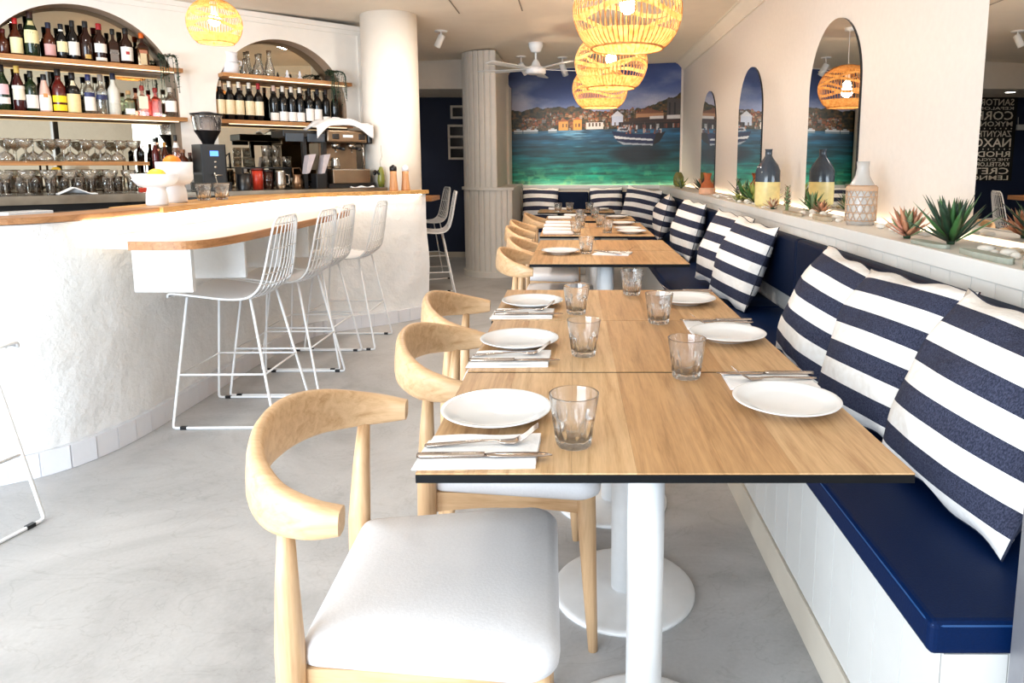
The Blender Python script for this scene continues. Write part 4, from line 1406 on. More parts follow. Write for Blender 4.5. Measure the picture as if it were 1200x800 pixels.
# ceiling fan
fx, fy = -0.387, 7.23
fz = ceil_z(fx)
fan = thing('ceiling_fan', 'white ceiling fan with five slim blades in front of the harbour print', 'ceiling fan', (fx, fy, 0))
ob('canopy', M().lathe([(0.02, fz - 0.10), (0.05, fz - 0.09), (0.072, fz - 0.04), (0.075, fz)], 24), WHITEM, parent=fan)
ob('downrod', M().tube([(0, 0, fz - 0.09), (0, 0, 2.26)], 0.011, 10), WHITEM, parent=fan)
ob('motor', M().lathe([(0.09, 2.155), (0.102, 2.165), (0.102, 2.215), (0.085, 2.225), (0.048, 2.24), (0.038, 2.27), (0.018, 2.30)], 32), WHITEM, parent=fan)
for k in range(5):
    a = R(14 + 72 * k)
    ob('blade', M().add([(0.09, -0.030, 2.196), (0.62, -0.062, 2.192), (0.66, -0.045, 2.193), (0.66, 0.045, 2.207), (0.62, 0.062, 2.208), (0.09, 0.030, 2.204),
                         (0.09, -0.030, 2.201), (0.62, -0.062, 2.197), (0.66, -0.045, 2.198), (0.66, 0.045, 2.212), (0.62, 0.062, 2.213), (0.09, 0.030, 2.209)],
                        [(5, 4, 3, 2, 1, 0), (6, 7, 8, 9, 10, 11), (0, 1, 7, 6), (1, 2, 8, 7), (2, 3, 9, 8), (3, 4, 10, 9), (4, 5, 11, 10), (5, 0, 6, 11)], mat=Matrix.Rotation(a, 4, 'Z')), WHITEM, parent=fan)


def spot_lamp(label, x, y, aim, e=6.0, drop=0.06, L=0.11, r=0.03):
    z = ceil_z(x)
    t = thing('spotlight', label, 'spotlight', (x, y, 0), 0, 'white ceiling spotlights')
    ob('ceiling_plate', M().lathe([(0.055, z - 0.012), (0.058, z - 0.006), (0.058, z)], 24), WHITEM, parent=t)
    ob('stem', M().tube([(0, 0, z - 0.008), (0, 0, z - drop)], 0.007, 8), WHITEM, parent=t)
    d = Vector(aim).normalized()
    q = d.to_track_quat('Z', 'Y').to_matrix().to_4x4()
    mt = Matrix.Translation(Vector((0, 0, z - drop)) - d * 0.02) @ q
    ob('spot_head', M().lathe([(0.012, -0.01), (r, 0.0), (r, L), (r * 0.86, L + 0.002), (r * 0.8, L - 0.01), (0.001, L - 0.012)], 22, mat=mt, cap=False), WHITEM, parent=t)
    ob('lens', M().lathe([(0.001, L - 0.009), (r * 0.78, L - 0.009)], 22, mat=mt, cap=False), SPOTG, parent=t)
    l = bpy.data.lights.new('spot_beam', 'SPOT'); l.energy = e; l.spot_size = R(95); l.spot_blend = 0.7; l.color = (1, 0.86, 0.68); l.shadow_soft_size = 0.03
    o = bpy.data.objects.new('spot_beam', l); C.objects.link(o)
    o.location = Vector((x, y, z - drop)) + d * (L + 0.02)
    o.rotation_euler = d.to_track_quat('-Z', 'Y').to_euler()


spot_lamp('white ceiling spotlight nearest the round column', -1.205, 6.42, (-0.45, -0.1, -1), 16)
spot_lamp('white ceiling spotlight under the fan, aimed at the left of the harbour print', -0.60, 8.05, (0.5, 0.55, -0.8), 34, 0.10, 0.14, 0.035)
spot_lamp('white ceiling spotlight right of the fan, aimed at the middle of the harbour print', -0.13, 8.25, (0.35, 0.5, -0.9), 34, 0.10, 0.14, 0.035)
wl = thing('small_lamp', 'tiny bright lamp at the head of the window stiles left of the print', 'lamp', (-0.90, 8.90, 2.14))
ob('lamp_body', M().lathe([(0.022, 0.0), (0.026, 0.03), (0.018, 0.05)], 16, mat=Matrix.Rotation(R(90), 4, 'X')), BLACKP, parent=wl)
ob('lamp_glow', M().sphere((0, -0.05, 0), 0.024), SPOTG, parent=wl)
# recessed light in the soffit (seen in the right-hand mirror)
rl = thing('recessed_light', 'round lit downlight in the soffit, seen in the right-hand mirror', 'downlight', (-2.45, 8.45, 2.10))
ob('trim_ring', M().lathe([(0.055, -0.004), (0.075, -0.004), (0.075, 0.0)], 24, cap=False), WHITEM, parent=rl)
ob('lens', M().lathe([(0.001, -0.003), (0.055, -0.003)], 24, cap=False), SPOTG, parent=rl)
l = bpy.data.lights.new('downlight_beam', 'SPOT'); l.energy = 14; l.spot_size = R(120); l.spot_blend = 0.6; l.color = (1, 0.88, 0.72)
o = bpy.data.objects.new('downlight_beam', l); C.objects.link(o); o.location = (-2.45, 8.45, 2.08)


# ================================================================== NAVY WALL: frames, sign, speaker, router
def wframe(label, x0, x1, z0, z1, n):
    t = thing('picture_frame', label, 'picture frame', ((x0 + x1) / 2, YB - 0.02, z0))
    w = (x1 - x0) / 2; h = z1 - z0; b = 0.028
    m = M().box((-w, -0.012, 0), (-w + b, 0.018, h)).box((w - b, -0.012, 0), (w, 0.018, h))
    for k in range(n + 1):
        z = k * (h - b) / n
        m.box((-w + b, -0.012, z), (w - b, 0.018, z + b))
    ob('frame', m, plain('frame_white', '#e8ddd0', 0.5), parent=t)
    for k in range(n):
        ob('picture', M().box((-w + b, 0.0, k * (h - b) / n + b), (w - b, 0.016, (k + 1) * (h - b) / n)), plain('dark_print', '#17100f', 0.15, var=0.4, scale=14), parent=t)
    return t


wframe('upper white frame with one dark picture on the navy wall', -1.605, -1.27, 1.825, 1.995, 1)
wframe('lower white frame with three stacked dark pictures on the navy wall', -1.645, -1.29, 1.296, 1.750, 3)

sg = thing('lettered_poster', 'black poster with white island names on the navy wall, seen mirrored at far right', 'poster', (-2.62, YB - 0.004, 1.02))
ob('board', M().box((-0.335, -0.012, 0), (0.335, 0.004, 1.10)), plain('poster_black', '#0c0c0e', 0.6), parent=sg)


def text_mesh(s, bold=0.0):
    cu = bpy.data.curves.new('letters', 'FONT'); cu.body = s; cu.extrude = 0.0; cu.offset = bold; cu.resolution_u = 2
    o = bpy.data.objects.new('letters', cu); C.objects.link(o)
    dg = bpy.context.evaluated_depsgraph_get()
    me = bpy.data.meshes.new_from_object(o.evaluated_get(dg))
    bpy.data.objects.remove(o); bpy.data.curves.remove(cu)
    return me


LETT = plain('poster_white', '#efe8dc', 0.6)
z = 1.06
for s, h in (('SANTORINI', 0.085), ('KEFALONIA', 0.038), ('CORFU', 0.115), ('MYKONOS', 0.065), ('. . . . . . . . .', 0.020), ('ZAKYNTHOS', 0.080), ('NAXOS', 0.115), ('. . . . . . . . .', 0.020), ('RHODES', 0.075), ('THE CYCLADES', 0.034), ('KASTELLORIZO', 0.055), ('CRETE', 0.085), ('LEMNOS', 0.060)):
    me = text_mesh(s, 0.012)
    n = len(me.vertices); c = np.zeros(n * 3); me.vertices.foreach_get('co', c); c = c.reshape(-1, 3)
    lo, hi = c.min(0), c.max(0)
    W_ = 0.58
    out = np.zeros_like(c)
    out[:, 0] = (c[:, 0] - lo[0]) / (hi[0] - lo[0]) * W_ - W_ / 2
    out[:, 1] = -0.0125
    out[:, 2] = z - h + (c[:, 1] - lo[1]) / max(1e-6, hi[1] - lo[1]) * h
    me.vertices.foreach_set('co', out.ravel()); me.update()
    me.materials.clear(); me.materials.append(LETT)
    lo_ = bpy.data.objects.new('lettering', me); C.objects.link(lo_); lo_.parent = sg; lo_['kind'] = 'stuff'
    z -= h + 0.017
sp = thing('loudspeaker', 'small white loudspeaker above the lettered poster, seen in the right-hand mirror', 'speaker', (-2.63, YB, 2.235))
ob('cabinet', M().box((-0.075, -0.10, -0.10), (0.075, 0.0, 0.10)), WHITEM, parent=sp, bevel=0.008)
ob('grille', M().box((-0.062, -0.104, -0.085), (0.062, -0.098, 0.085)), plain('grille_grey', '#c9c4ba', 0.8, scale=300), parent=sp)
ro = thing('router_box', 'small white box with aerial right beside the lettered poster, seen in the mirror', 'router', (-3.03, YB, 1.715))
ob('case', M().box((-0.06, -0.03, -0.035), (0.06, 0.0, 0.035)), WHITEM, parent=ro, bevel=0.004)
ob('aerial', M().tube([(0.045, -0.015, 0.03), (0.05, -0.015, 0.13)], 0.004, 6), WHITEM, parent=ro)


# ================================================================== BACK BAR: bench, shelves, bottles, machines
def bar_thing(name, label, cat, s, off, z, group=None, turn=0.0):
    """An Empty on the bar side; local x runs along the wall, local -y faces the room."""
    return thing(name, label, cat, wp(s, off, z), BA + turn, group)


bb = bar_thing('back_bar', 'long back bar bench with a steel front edge below the arches', 'bar bench', -0.4, 0.0, 0)
ob('worktop', M().prism([(-3.6, -0.56), (1.10, -0.56), (1.10, -0.50), (1.03, -0.42), (1.03, -0.03), (-3.6, -0.03)], 1.030, 1.05), STEEL, parent=bb)
ob('front_edge', M().box((-3.6, -0.565, 1.000), (1.10, -0.56, 1.050)), plain('brushed_steel', '#a89c8c', 0.35, 1.0, var=0.25, scale=7), parent=bb)
ob('cabinet', M().box((-3.6, -0.52, 0.0), (1.02, -0.03, 1.03)), BLACKP, parent=bb)

SB = -0.045      # bottle line: a little inside the arch
SHZ = {}
for nm, s0_, s1_, z, lb in (('oak_shelf', -1.665, -0.592, 1.897, 'upper oak shelf across the left arch, holding dark spirits'),
                            ('oak_shelf', -1.70, -0.585, 1.560, 'lower oak shelf across the left arch, holding spirits and liqueurs'),
                            ('oak_shelf', -0.335, 0.655, 1.897, 'upper oak shelf across the right arch, holding glassware'),
                            ('oak_shelf', -0.360, 0.648, 1.560, 'lower oak shelf across the right arch, holding wine bottles')):
    t = bar_thing(nm, lb, 'shelf', (s0_ + s1_) / 2, 0, z, 'oak shelves in the arches')
    w = (s1_ - s0_) / 2
    ob('board', M().box((-w, -0.115, -0.028), (w, -0.003, 0.0)), SHELFWOOD, parent=t, bevel=0.002)
    c, r, zs = ARCHES[0] if s1_ < -0.5 else ARCHES[1]
    hw = math.sqrt(max(0, r * r - max(0, z - zs) ** 2)) - 0.006
    ob('inner_board', M().box((c - hw - (s0_ + s1_) / 2, -0.003, -0.028), (c + hw - (s0_ + s1_) / 2, DEP - 0.006, 0.0)), SHELFWOOD, parent=t)
    ob('led_profile', M().box((-w * 0.9, -0.105, -0.034), (w * 0.9, -0.093, -0.028)), LEDS, parent=t)

DARKG = {'amber': plain('amber_bottle', '#4a1d0b', 0.08, var=0.15), 'brown': plain('brown_bottle', '#2a120b', 0.08, var=0.15), 'black': plain('black_bottle', '#0f0d0e', 0.08, var=0.1),
         'green': plain('green_bottle', '#182a16', 0.08, var=0.15), 'wine': plain('wine_bottle', '#0e0f10', 0.07, var=0.1), 'red': plain('dark_red_bottle', '#3a0e10', 0.08, var=0.1)}


CLEARG = thin_glass('thin_clear_glass', (0.97, 0.97, 0.95, 1))
PINKG = thin_glass('pink_gin', (1.0, 0.30, 0.28, 1))
PEACHG = thin_glass('rose_liqueur', (0.95, 0.62, 0.52, 1))
PALEG = thin_glass('pale_green_glass', (0.78, 0.86, 0.72, 1))
FROST = plain('frosted_glass', '#d9d5c8', 0.3, var=0.04)
for k, g in (('clear', CLEARG), ('pink', PINKG), ('peach', PEACHG), ('pale', PALEG), ('frost', FROST), ('blush', plain('blush_bottle', '#d8b0a0', 0.2)), ('rum', plain('rum_bottle', '#5a1a16', 0.1))):
    DARKG[k] = g


def cmat(h):
    return plain('lacquer_' + h.lstrip('#'), h, 0.45, var=0.05, scale=60)


def bottle(label, s, off, z, h, r, shape, col, cap, labels, group, turn=0.0):
    """labels: list of (z0, z1, hex, width factor) fractions of the height."""
    t = bar_thing('bottle', label, 'bottle', s, off, z, group, turn)
    if shape == 'spirit':
        pr = [(0.92, 0), (1, 0.02), (1, 0.56), (0.95, 0.62), (0.62, 0.70), (0.44, 0.745), (0.39, 0.80), (0.39, 0.93)]
    elif shape == 'squat':
        pr = [(0.92, 0), (1, 0.02), (1, 0.50), (0.95, 0.57), (0.66, 0.66), (0.44, 0.71), (0.39, 0.76), (0.39, 0.92)]
    elif shape == 'tall':
        pr = [(0.92, 0), (1, 0.02), (1, 0.54), (0.88, 0.63), (0.56, 0.74), (0.42, 0.82), (0.38, 0.93)]
    elif shape == 'wine':
        pr = [(0.9, 0), (1, 0.015), (1, 0.60), (0.94, 0.66), (0.66, 0.72), (0.42, 0.76), (0.37, 0.80), (0.37, 0.95)]
    elif shape == 'cone':
        pr = [(0.92, 0), (1, 0.02), (1, 0.40), (0.78, 0.62), (0.50, 0.78), (0.40, 0.86), (0.38, 0.93)]
    else:      # square
        pr = [(1.28, 0), (1.36, 0.02), (1.36, 0.55), (1.25, 0.62), (0.55, 0.70), (0.42, 0.74), (0.42, 0.92)]
    sq = shape == 'square'
    seg = 4 if sq else 18
    m = M().lathe([(a * r, b * h) for a, b in pr], seg, smooth=not sq, phase=PI / 4 if sq else 0)
    if sq:
        m.sm = [False] * len(m.sm)
    ob('body', m, DARKG[col], parent=t)
    nr = pr[-1][0] * r
    ob('cap', M().lathe([(nr * 1.12, 0.845 * h), (nr * 1.16, 0.86 * h), (nr * 1.16, 0.99 * h), (nr * 1.0, h)], 14), cmat(cap), parent=t)
    for (a, b_, c, w) in labels:
        lm = M()
        if sq:
            q = r * 1.36 * 0.7071 + 0.0012
            lm.box((-q * w, -q - 0.0006, a * h), (q * w, -q + 0.0002, b_ * h))
        else:
            def rr(f):
                for (r0, z0), (r1, z1) in zip(pr, pr[1:]):
                    if z0 <= f <= z1:
                        return (r0 + (r1 - r0) * (f - z0) / max(1e-6, z1 - z0)) * r + 0.0012
                return r + 0.0012
            lm.grid(lambda u, v_: (rr(a + (b_ - a) * v_) * math.sin((u - 0.5) * 2.4 * w), -rr(a + (b_ - a) * v_) * math.cos((u - 0.5) * 2.4 * w), (a + (b_ - a) * v_) * h), 8, 3)
        ob('paper_label', lm, cmat(c), parent=t)
    return t


Z1, Z2 = 1.897, 1.560
G1, G2 = 'spirits on the upper shelf of the left arch', 'bottles on the lower shelf of the left arch'
ROW1 = [('amber bottle with dark red cap, leftmost on the upper left shelf', -1.545, 0.17, 0.030, 'squat', 'amber', '#5a1414', []),
        ('amber bourbon bottle with red wax cap and broad cream label', -1.482, 0.24, 0.036, 'squat', 'amber', '#b81a1e', [(0.10, 0.50, '#f2e8b4', 1.1)]),
        ('tallest dark green whiskey bottle with cream label, upper left shelf', -1.405, 0.29, 0.034, 'tall', 'green', '#2c1410', [(0.32, 0.60, '#f0e6b0', 1.0), (0.70, 0.80, '#d8c890', 0.6)]),
        ('round-shouldered amber bottle with navy cap and pink oval label', -1.315, 0.235, 0.036, 'squat', 'amber', '#141c38', [(0.12, 0.42, '#d8a4a0', 0.9)]),
        ('dark bottle with white neck ring and slanted cream label', -1.250, 0.235, 0.031, 'spirit', 'black', '#101018', [(0.24, 0.52, '#e8dcae', 0.9), (0.80, 0.85, '#f0ece0', 1.2)]),
        ('black bottle with long black cap and white label, upper left shelf', -1.188, 0.265, 0.033, 'spirit', 'black', '#0c0c10', [(0.16, 0.48, '#efe8de', 1.0)]),
        ('brown bottle with plain black cap and gold foot badge', -1.118, 0.27, 0.032, 'spirit', 'brown', '#101014', [(0.10, 0.20, '#c8a050', 0.4)]),
        ('brown bottle with red cap and two white labels', -1.043, 0.265, 0.032, 'spirit', 'brown', '#a01a20', [(0.28, 0.50, '#f2ece2', 0.9), (0.08, 0.16, '#f2ece2', 0.8)]),
        ('square dark whiskey bottle with black cap and dark label', -0.968, 0.24, 0.029, 'square', 'brown', '#0c0c0e', [(0.10, 0.42, '#7a726c', 0.85), (0.30, 0.36, '#e8e2da', 0.9)]),
        ('dark bottle with big white label bearing a red seal', -0.893, 0.255, 0.034, 'spirit', 'brown', '#0e0e10', [(0.14, 0.50, '#f4efe8', 1.0), (0.30, 0.38, '#b02028', 0.25)]),
        ('square dark liqueur bottle with orange cap and tan label', -0.800, 0.235, 0.031, 'square', 'brown', '#d8641a', [(0.08, 0.40, '#d8c29a', 0.55), (0.40, 0.50, '#a86a50', 0.7)])]
for lb, s, h, r, shp, col, cap, labs in ROW1:
    r = min(r * 1.16, 0.5 * min(abs(s - q[1]) for q in ROW1 if q[1] != s) * (0.735 if shp == 'square' else 0.99))
    bottle(lb, s, SB if s > -1.5 else SB - 0.02, Z1, h, r, shp, col, cap, labs, G1)
ROW2 = [('dark green vermouth bottle with pink round label', -1.575, 0.285, 0.038, 'tall', 'green', '#12141a', [(0.36, 0.58, '#e4b8bc', 0.7), (0.16, 0.30, '#f0e4e0', 0.8)]),
        ('dark red liqueur bottle with gold foil cap and cream label', -1.497, 0.285, 0.034, 'tall', 'red', '#d8b45a', [(0.26, 0.50, '#e6dcc8', 0.9), (0.50, 0.57, '#f4eee4', 1.1)]),
        ('green wine-shaped bottle with white label, behind the gold-capped one', -1.432, 0.26, 0.033, 'wine', 'green', '#141814', [(0.10, 0.42, '#f0e8e0', 1.0)]),
        ('blush coloured bottle with black cap and white label', -1.365, 0.245, 0.036, 'cone', 'blush', '#101014', [(0.06, 0.46, '#f4eee8', 1.0), (0.40, 0.50, '#c88a4a', 0.3)]),
        ('brown bottle with two bright yellow labels', -1.290, 0.285, 0.034, 'spirit', 'rum', '#14100f', [(0.06, 0.20, '#f2dc1e', 1.1), (0.25, 0.40, '#f2dc1e', 1.1)]),
        ('black-capped dark bottle with large pale yellow label and neck tag', -1.215, 0.270, 0.036, 'spirit', 'black', '#141014', [(0.04, 0.48, '#f0d8a0', 1.05), (0.68, 0.80, '#eadcb8', 0.5)]),
        ('clear gin bottle with blue cap and arched blue and white label', -1.128, 0.265, 0.034, 'spirit', 'clear', '#22285c', [(0.10, 0.44, '#f2ede2', 0.9), (0.44, 0.55, '#222a5c', 0.8)]),
        ('clear gin bottle with dark blue band, steel pourer on top', -1.060, 0.270, 0.034, 'spirit', 'clear', '#8a8078', [(0.38, 0.50, '#1c2450', 1.0)]),
        ('clear frosted vodka bottle with tall navy cap', -0.988, 0.285, 0.035, 'spirit', 'frost', '#161a34', [(0.06, 0.30, '#c9c6b8', 0.9)]),
        ('squat pale green jar-like bottle with cork top and white label', -0.905, 0.175, 0.041, 'square', 'pale', '#b08a5a', [(0.08, 0.30, '#f4f0e8', 0.9)]),
        ('square gin bottle with red cap and pale label', -0.822, 0.215, 0.031, 'square', 'peach', '#8c2018', [(0.26, 0.66, '#f0e2c8', 0.95)]),
        ('bright pink gin bottle with red cap', -0.742, 0.205, 0.034, 'square', 'pink', '#8c2018', [(0.10, 0.16, '#f8efe8', 0.6)]),
        ('clear bottle with white label at the right end of the lower left shelf', -0.648, 0.215, 0.033, 'spirit', 'clear', '#c8beb0', [(0.20, 0.56, '#f6f1ea', 1.1)])]
for lb, s, h, r, shp, col, cap, labs in ROW2:
    r = min(r * 1.14, 0.5 * min(abs(s - q[1]) for q in ROW2 if q[1] != s) * (0.735 if shp == 'square' else 0.99))
    bottle(lb, s, SB, Z2, h, r, shp, col, cap, labs, G2)
# a second, mostly hidden rank
for lb, s, h, col, cap in (('dark bottle half hidden behind the red-wax bourbon', -1.447, 0.22, 'brown', '#2a1210'),):
    bottle(lb, s, -0.121, Z1, h, 0.021, 'spirit', col, cap, [], G1)
# wine bottles in the right arch
GW = 'wine bottles on the lower shelf of the right arch'
lab = '#e9d6b0'
WN = [(-0.318, lab, '#efe6d6'), (-0.250, lab, '#efe6d6'), (-0.182, lab, '#efe6d6'), (-0.108, lab, '#efe6d6'), (-0.040, '#efe2c4', '#a8202a')]
NTH = ['first', 'second', 'third', 'fourth', 'fifth', 'sixth', 'seventh', 'eighth', 'ninth', 'tenth']
for i, (s, l_, c) in enumerate(WN):
    bottle('black wine bottle with red foil and patterned label' if c == '#a8202a' else 'wine bottle with cream label and white foil, %s from the left end of the shelf' % NTH[i], s, SB, Z2, 0.292, 0.0325, 'wine', 'wine', c, [(0.16, 0.52, l_, 1.2)], GW)
WN2 = [(0.075, '#efe9e2', '#d8b8a8', 0.05, 0.26), (0.145, '#f4f1ee', '#f0e8dc', 0.05, 0.30), (0.213, '#f4f1ee', '#efe4d6', 0.05, 0.30), (0.280, '#f4f1ee', '#efe8dc', 0.05, 0.30), (0.355, '#f6f2ec', '#1a181a', 0.08, 0.42), (0.424, '#f6f2ec', '#1a181a', 0.08, 0.42), (0.495, '#f2ece4', '#241c1c', 0.05, 0.22), (0.570, '#f4f1ee', '#141416', 0.04, 0.22)]
for i, (s, l_, c, a, b_) in enumerate(WN2):
    bottle('wine bottle with low white label, %s of the right-hand cluster in the arch' % NTH[i], s, SB, Z2, 0.285, 0.0325, 'wine', 'wine', c, [(a, b_, l_, 1.15)], GW)
for i, s in enumerate((-0.284, -0.216, -0.145, -0.074, 0.110, 0.179, 0.247, 0.318, 0.389)):
    bottle('wine bottle with pale foil in the rear rank, %s from the left' % NTH[i], s, -0.118, Z2, 0.280, 0.030, 'wine', 'wine', '#d6b9a6', [], 'wine bottles in the rear rank of the right arch')


# hanging trailing plants at both arches
def trailing(label, s, z, drop, n, seed):
    t = bar_thing('trailing_plant', label, 'plant', s, SB + 0.02, z + 0.0008)
    rng = random.Random(seed)
    ob('pot', M().lathe([(0.026, 0), (0.036, 0.055), (0.034, 0.055), (0.020, 0.05)], 16, cap=False), cmat('#3a3026'), parent=t)
    ob('soil', M().lathe([(0.001, 0.049), (0.034, 0.05)], 14, cap=False), DRIFT, parent=t)
    st = M(); lf = M()
    for k in range(n):
        a = -PI / 2 + rng.uniform(-1.5, 1.5); r1 = rng.uniform(0.045, 0.065); d = drop * rng.uniform(0.45, 1)
        d = d if d > 0.13 else min(d, 0.025)
        a = a if d > 0.13 else rng.uniform(0, 6.28)
        pts = [(0.01 * math.cos(a), 0.01 * math.sin(a), 0.05), (0.03 * math.cos(a), 0.03 * math.sin(a), 0.085), (r1 * math.cos(a), min(-0.180, r1 * math.sin(a) - 0.04) if d > 0.13 else r1 * math.sin(a), 0.06), (r1 * 1.1 * math.cos(a), min(-0.190, r1 * math.sin(a) - 0.045) if d > 0.13 else r1 * math.sin(a), 0.05 - d)]
        pts = catmull(pts, 6)
        st.tube(pts, 0.0018, 4)
        for i, p in enumerate(pts[3:]):
            for q in range(2):
                b_ = rng.uniform(0, 6.28); L = rng.uniform(0.010, 0.020)
                d1 = Vector((math.cos(b_), -abs(math.sin(b_)) * 0.4, rng.uniform(-0.6, 0.5) if d > 0.13 else 0.5)).normalized() * L
                w = d1.cross(Vector((0, 0, 1))); w = w.normalized() * L * 0.35 if w.length > 1e-5 else Vector((L * 0.35, 0, 0))
                lf.add([tuple(p), tuple(p + d1 * 0.5 + w), tuple(p + d1), tuple(p + d1 * 0.5 - w)], [(0, 1, 2, 3)])
    ob('stems', st, LEAFD, parent=t, kind='stuff'); ob('leaves', lf, LEAFD, parent=t, kind='stuff')


trailing('small trailing plant at the right end of the upper left shelf', -0.690, Z1, 0.28, 12, 4)
trailing('trailing plant hanging from the right end of the upper wine-arch shelf', 0.520, Z1, 0.26, 16, 5)

# white pot, carafes and trinkets on the upper right shelf
t = bar_thing('lidded_pot', 'white two-handled ceramic pot at the left of the upper right shelf', 'pot', -0.235, SB, Z1, None)
ob('body', M().lathe([(0.040, 0), (0.060, 0.012), (0.066, 0.05), (0.062, 0.085), (0.060, 0.09), (0.055, 0.088)], 28), CERAM, parent=t)
ob('upper_bowl', M().lathe([(0.050, 0.09), (0.058, 0.10), (0.055, 0.14), (0.060, 0.165), (0.056, 0.165)], 28), CERAM, parent=t)
for sg in (-1, 1):
    ob('handle', M().tube([(sg * 0.060, 0, 0.075), (sg * 0.082, 0, 0.08), (sg * 0.084, 0, 0.105), (sg * 0.056, 0, 0.112)], 0.007, 8), CERAM, parent=t)


def lathe_thing(name, label, cat, s, off, z, part, prof, mat_, group=None, seg=22):
    t = bar_thing(name, label, cat, s, off, z, group)
    ob(part, M().lathe(prof, seg, cap=False), mat_, parent=t)
    return t


for lb, s, off, h, r in (('short clear carafe beside the white two-handled pot', -0.125, -0.05, 0.13, 0.036), ('round clear decanter in the middle of the upper right shelf', -0.035, -0.03, 0.17, 0.044),
                         ('tall tapering clear carafe right of the round decanter', 0.055, -0.045, 0.21, 0.038), ('clear carafe standing behind the round decanter', -0.080, -0.112, 0.20, 0.026)):
    lathe_thing('carafe', lb, 'carafe', s, off, Z1, 'glass_body', [(0.001, 0.003), (r * 0.9, 0.0), (r, 0.02), (r * 0.95, h * 0.35), (r * 0.45, h * 0.68), (r * 0.36, h * 0.82), (r * 0.48, h), (r * 0.44, h), (r * 0.32, h * 0.82), (r * 0.40, h * 0.66), (r * 0.9, h * 0.34), (r * 0.9, 0.02), (0.001, 0.008)], CLEARG, 'clear carafes on the upper right shelf')
for lb, s in (('small white figurine left of a pair on the upper right shelf', 0.19), ('small white figurine right of a pair on the upper right shelf', 0.29)):
    lathe_thing('figurine', lb, 'ornament', s, SB, Z1, 'body', [(0.001, 0.0), (0.022, 0.0), (0.020, 0.02), (0.008, 0.035), (0.012, 0.05), (0.004, 0.075), (0.001, 0.078)], CERAM, 'small white figurines')

# glass rack shelf below the left arch: oak board on steel posts, two ranks of coupes
t = bar_thing('glass_shelf', 'low oak shelf on steel posts holding a row of coupe glasses', 'shelf', -1.30, 0.10, 1.0525)
ob('board', M().box((-0.55, -0.13, 0.172), (0.435, 0.085, 0.197)), SHELFWOOD, parent=t, bevel=0.002)
for x in (-0.5, -0.1, 0.41):
    ob('post', M().tube([(x, 0.06, 0), (x, 0.06, 0.172)], 0.006, 8), STEEL, parent=t)
    if x != -0.1:
        ob('post', M().tube([(x, -0.118, 0), (x, -0.118, 0.172)], 0.005, 8), STEEL, parent=t)
COUPE = [(0.001, 0.002), (0.030, 0.0), (0.031, 0.0025), (0.008, 0.006), (0.0035, 0.012), (0.0035, 0.072), (0.010, 0.080), (0.034, 0.100), (0.044, 0.122), (0.045, 0.142), (0.0435, 0.142), (0.042, 0.123), (0.032, 0.103), (0.008, 0.084), (0.001, 0.083)]
coupe_up = M().lathe(COUPE, 20, cap=False).mesh('coupe_glass', CLEARG)
coupe_dn = M().lathe([(r, 0.1425 - z) for r, z in reversed(COUPE)], 20, cap=False).mesh('coupe_glass', CLEARG)
ORD = ['first', 'second', 'third', 'fourth', 'fifth', 'sixth', 'seventh', 'eighth', 'ninth', 'tenth', 'eleventh', 'twelfth']
for i in range(10):
    o = ob('coupe_glass', coupe_dn if i % 2 == 0 else coupe_up, None, loc=wp(-1.80 + 0.096 * i, 0.155, 1.2475), rot=(0, 0, BA))
    tag(o, 'coupe glass on the low oak shelf, %s from the left' % ORD[i], 'glass', 'coupe glasses on the low oak shelf')
for i in range(9):
    o = ob('coupe_glass', coupe_dn if i % 2 else coupe_up, None, loc=wp(-1.752 + 0.096 * i, 0.055, 1.2475), rot=(0, 0, BA))
    tag(o, 'coupe glass in the rear rank on the low oak shelf, %s from the left' % ORD[i], 'glass', 'coupe glasses in the rear rank on the low oak shelf')
for i in range(8):
    o = ob('coupe_glass', coupe_up, None, loc=wp(-1.74 + 0.105 * i, 0.315, 1.053), rot=(0, 0, BA))
    tag(o, 'coupe glass standing on the bench below the oak shelf, %s from the left' % ORD[i], 'glass', 'coupe glasses on the bench')
tumb = M().lathe([(0.001, 0.004), (0.026, 0.0), (0.031, 0.10), (0.029, 0.10), (0.025, 0.008), (0.001, 0.008)], 16, cap=False).mesh('tall_glass', thin_glass('smoked_thin_glass', (0.72, 0.70, 0.70, 1)))
for i in range(12):
    o = ob('tall_glass', tumb, None, loc=wp(-1.77 + 0.072 * i, 0.245 if i % 2 else 0.185, 1.053), rot=(0, 0, BA))
    tag(o, 'plain tall glass under the oak shelf, %s from the left' % ORD[i], 'glass', 'plain glasses under the oak shelf')
# folded cloth on the bench
o = ob('bar_cloth', M().grid(lambda a, b_: ((a - 0.5) * 0.20, (b_ - 0.5) * 0.10, 0.003 + 0.040 * max(0, 1 - abs(a - 0.42) * 2.4) * (0.6 + 0.4 * math.sin(7 * b_ + 3 * a))), 16, 10), LINEN, loc=wp(-1.305, 0.42, 1.053), rot=(0, 0, BA))
o.modifiers.new('thick', 'SOLIDIFY').thickness = 0.006
tag(o, 'white folded cloth lying on the bench under the coupe shelf', 'cloth')

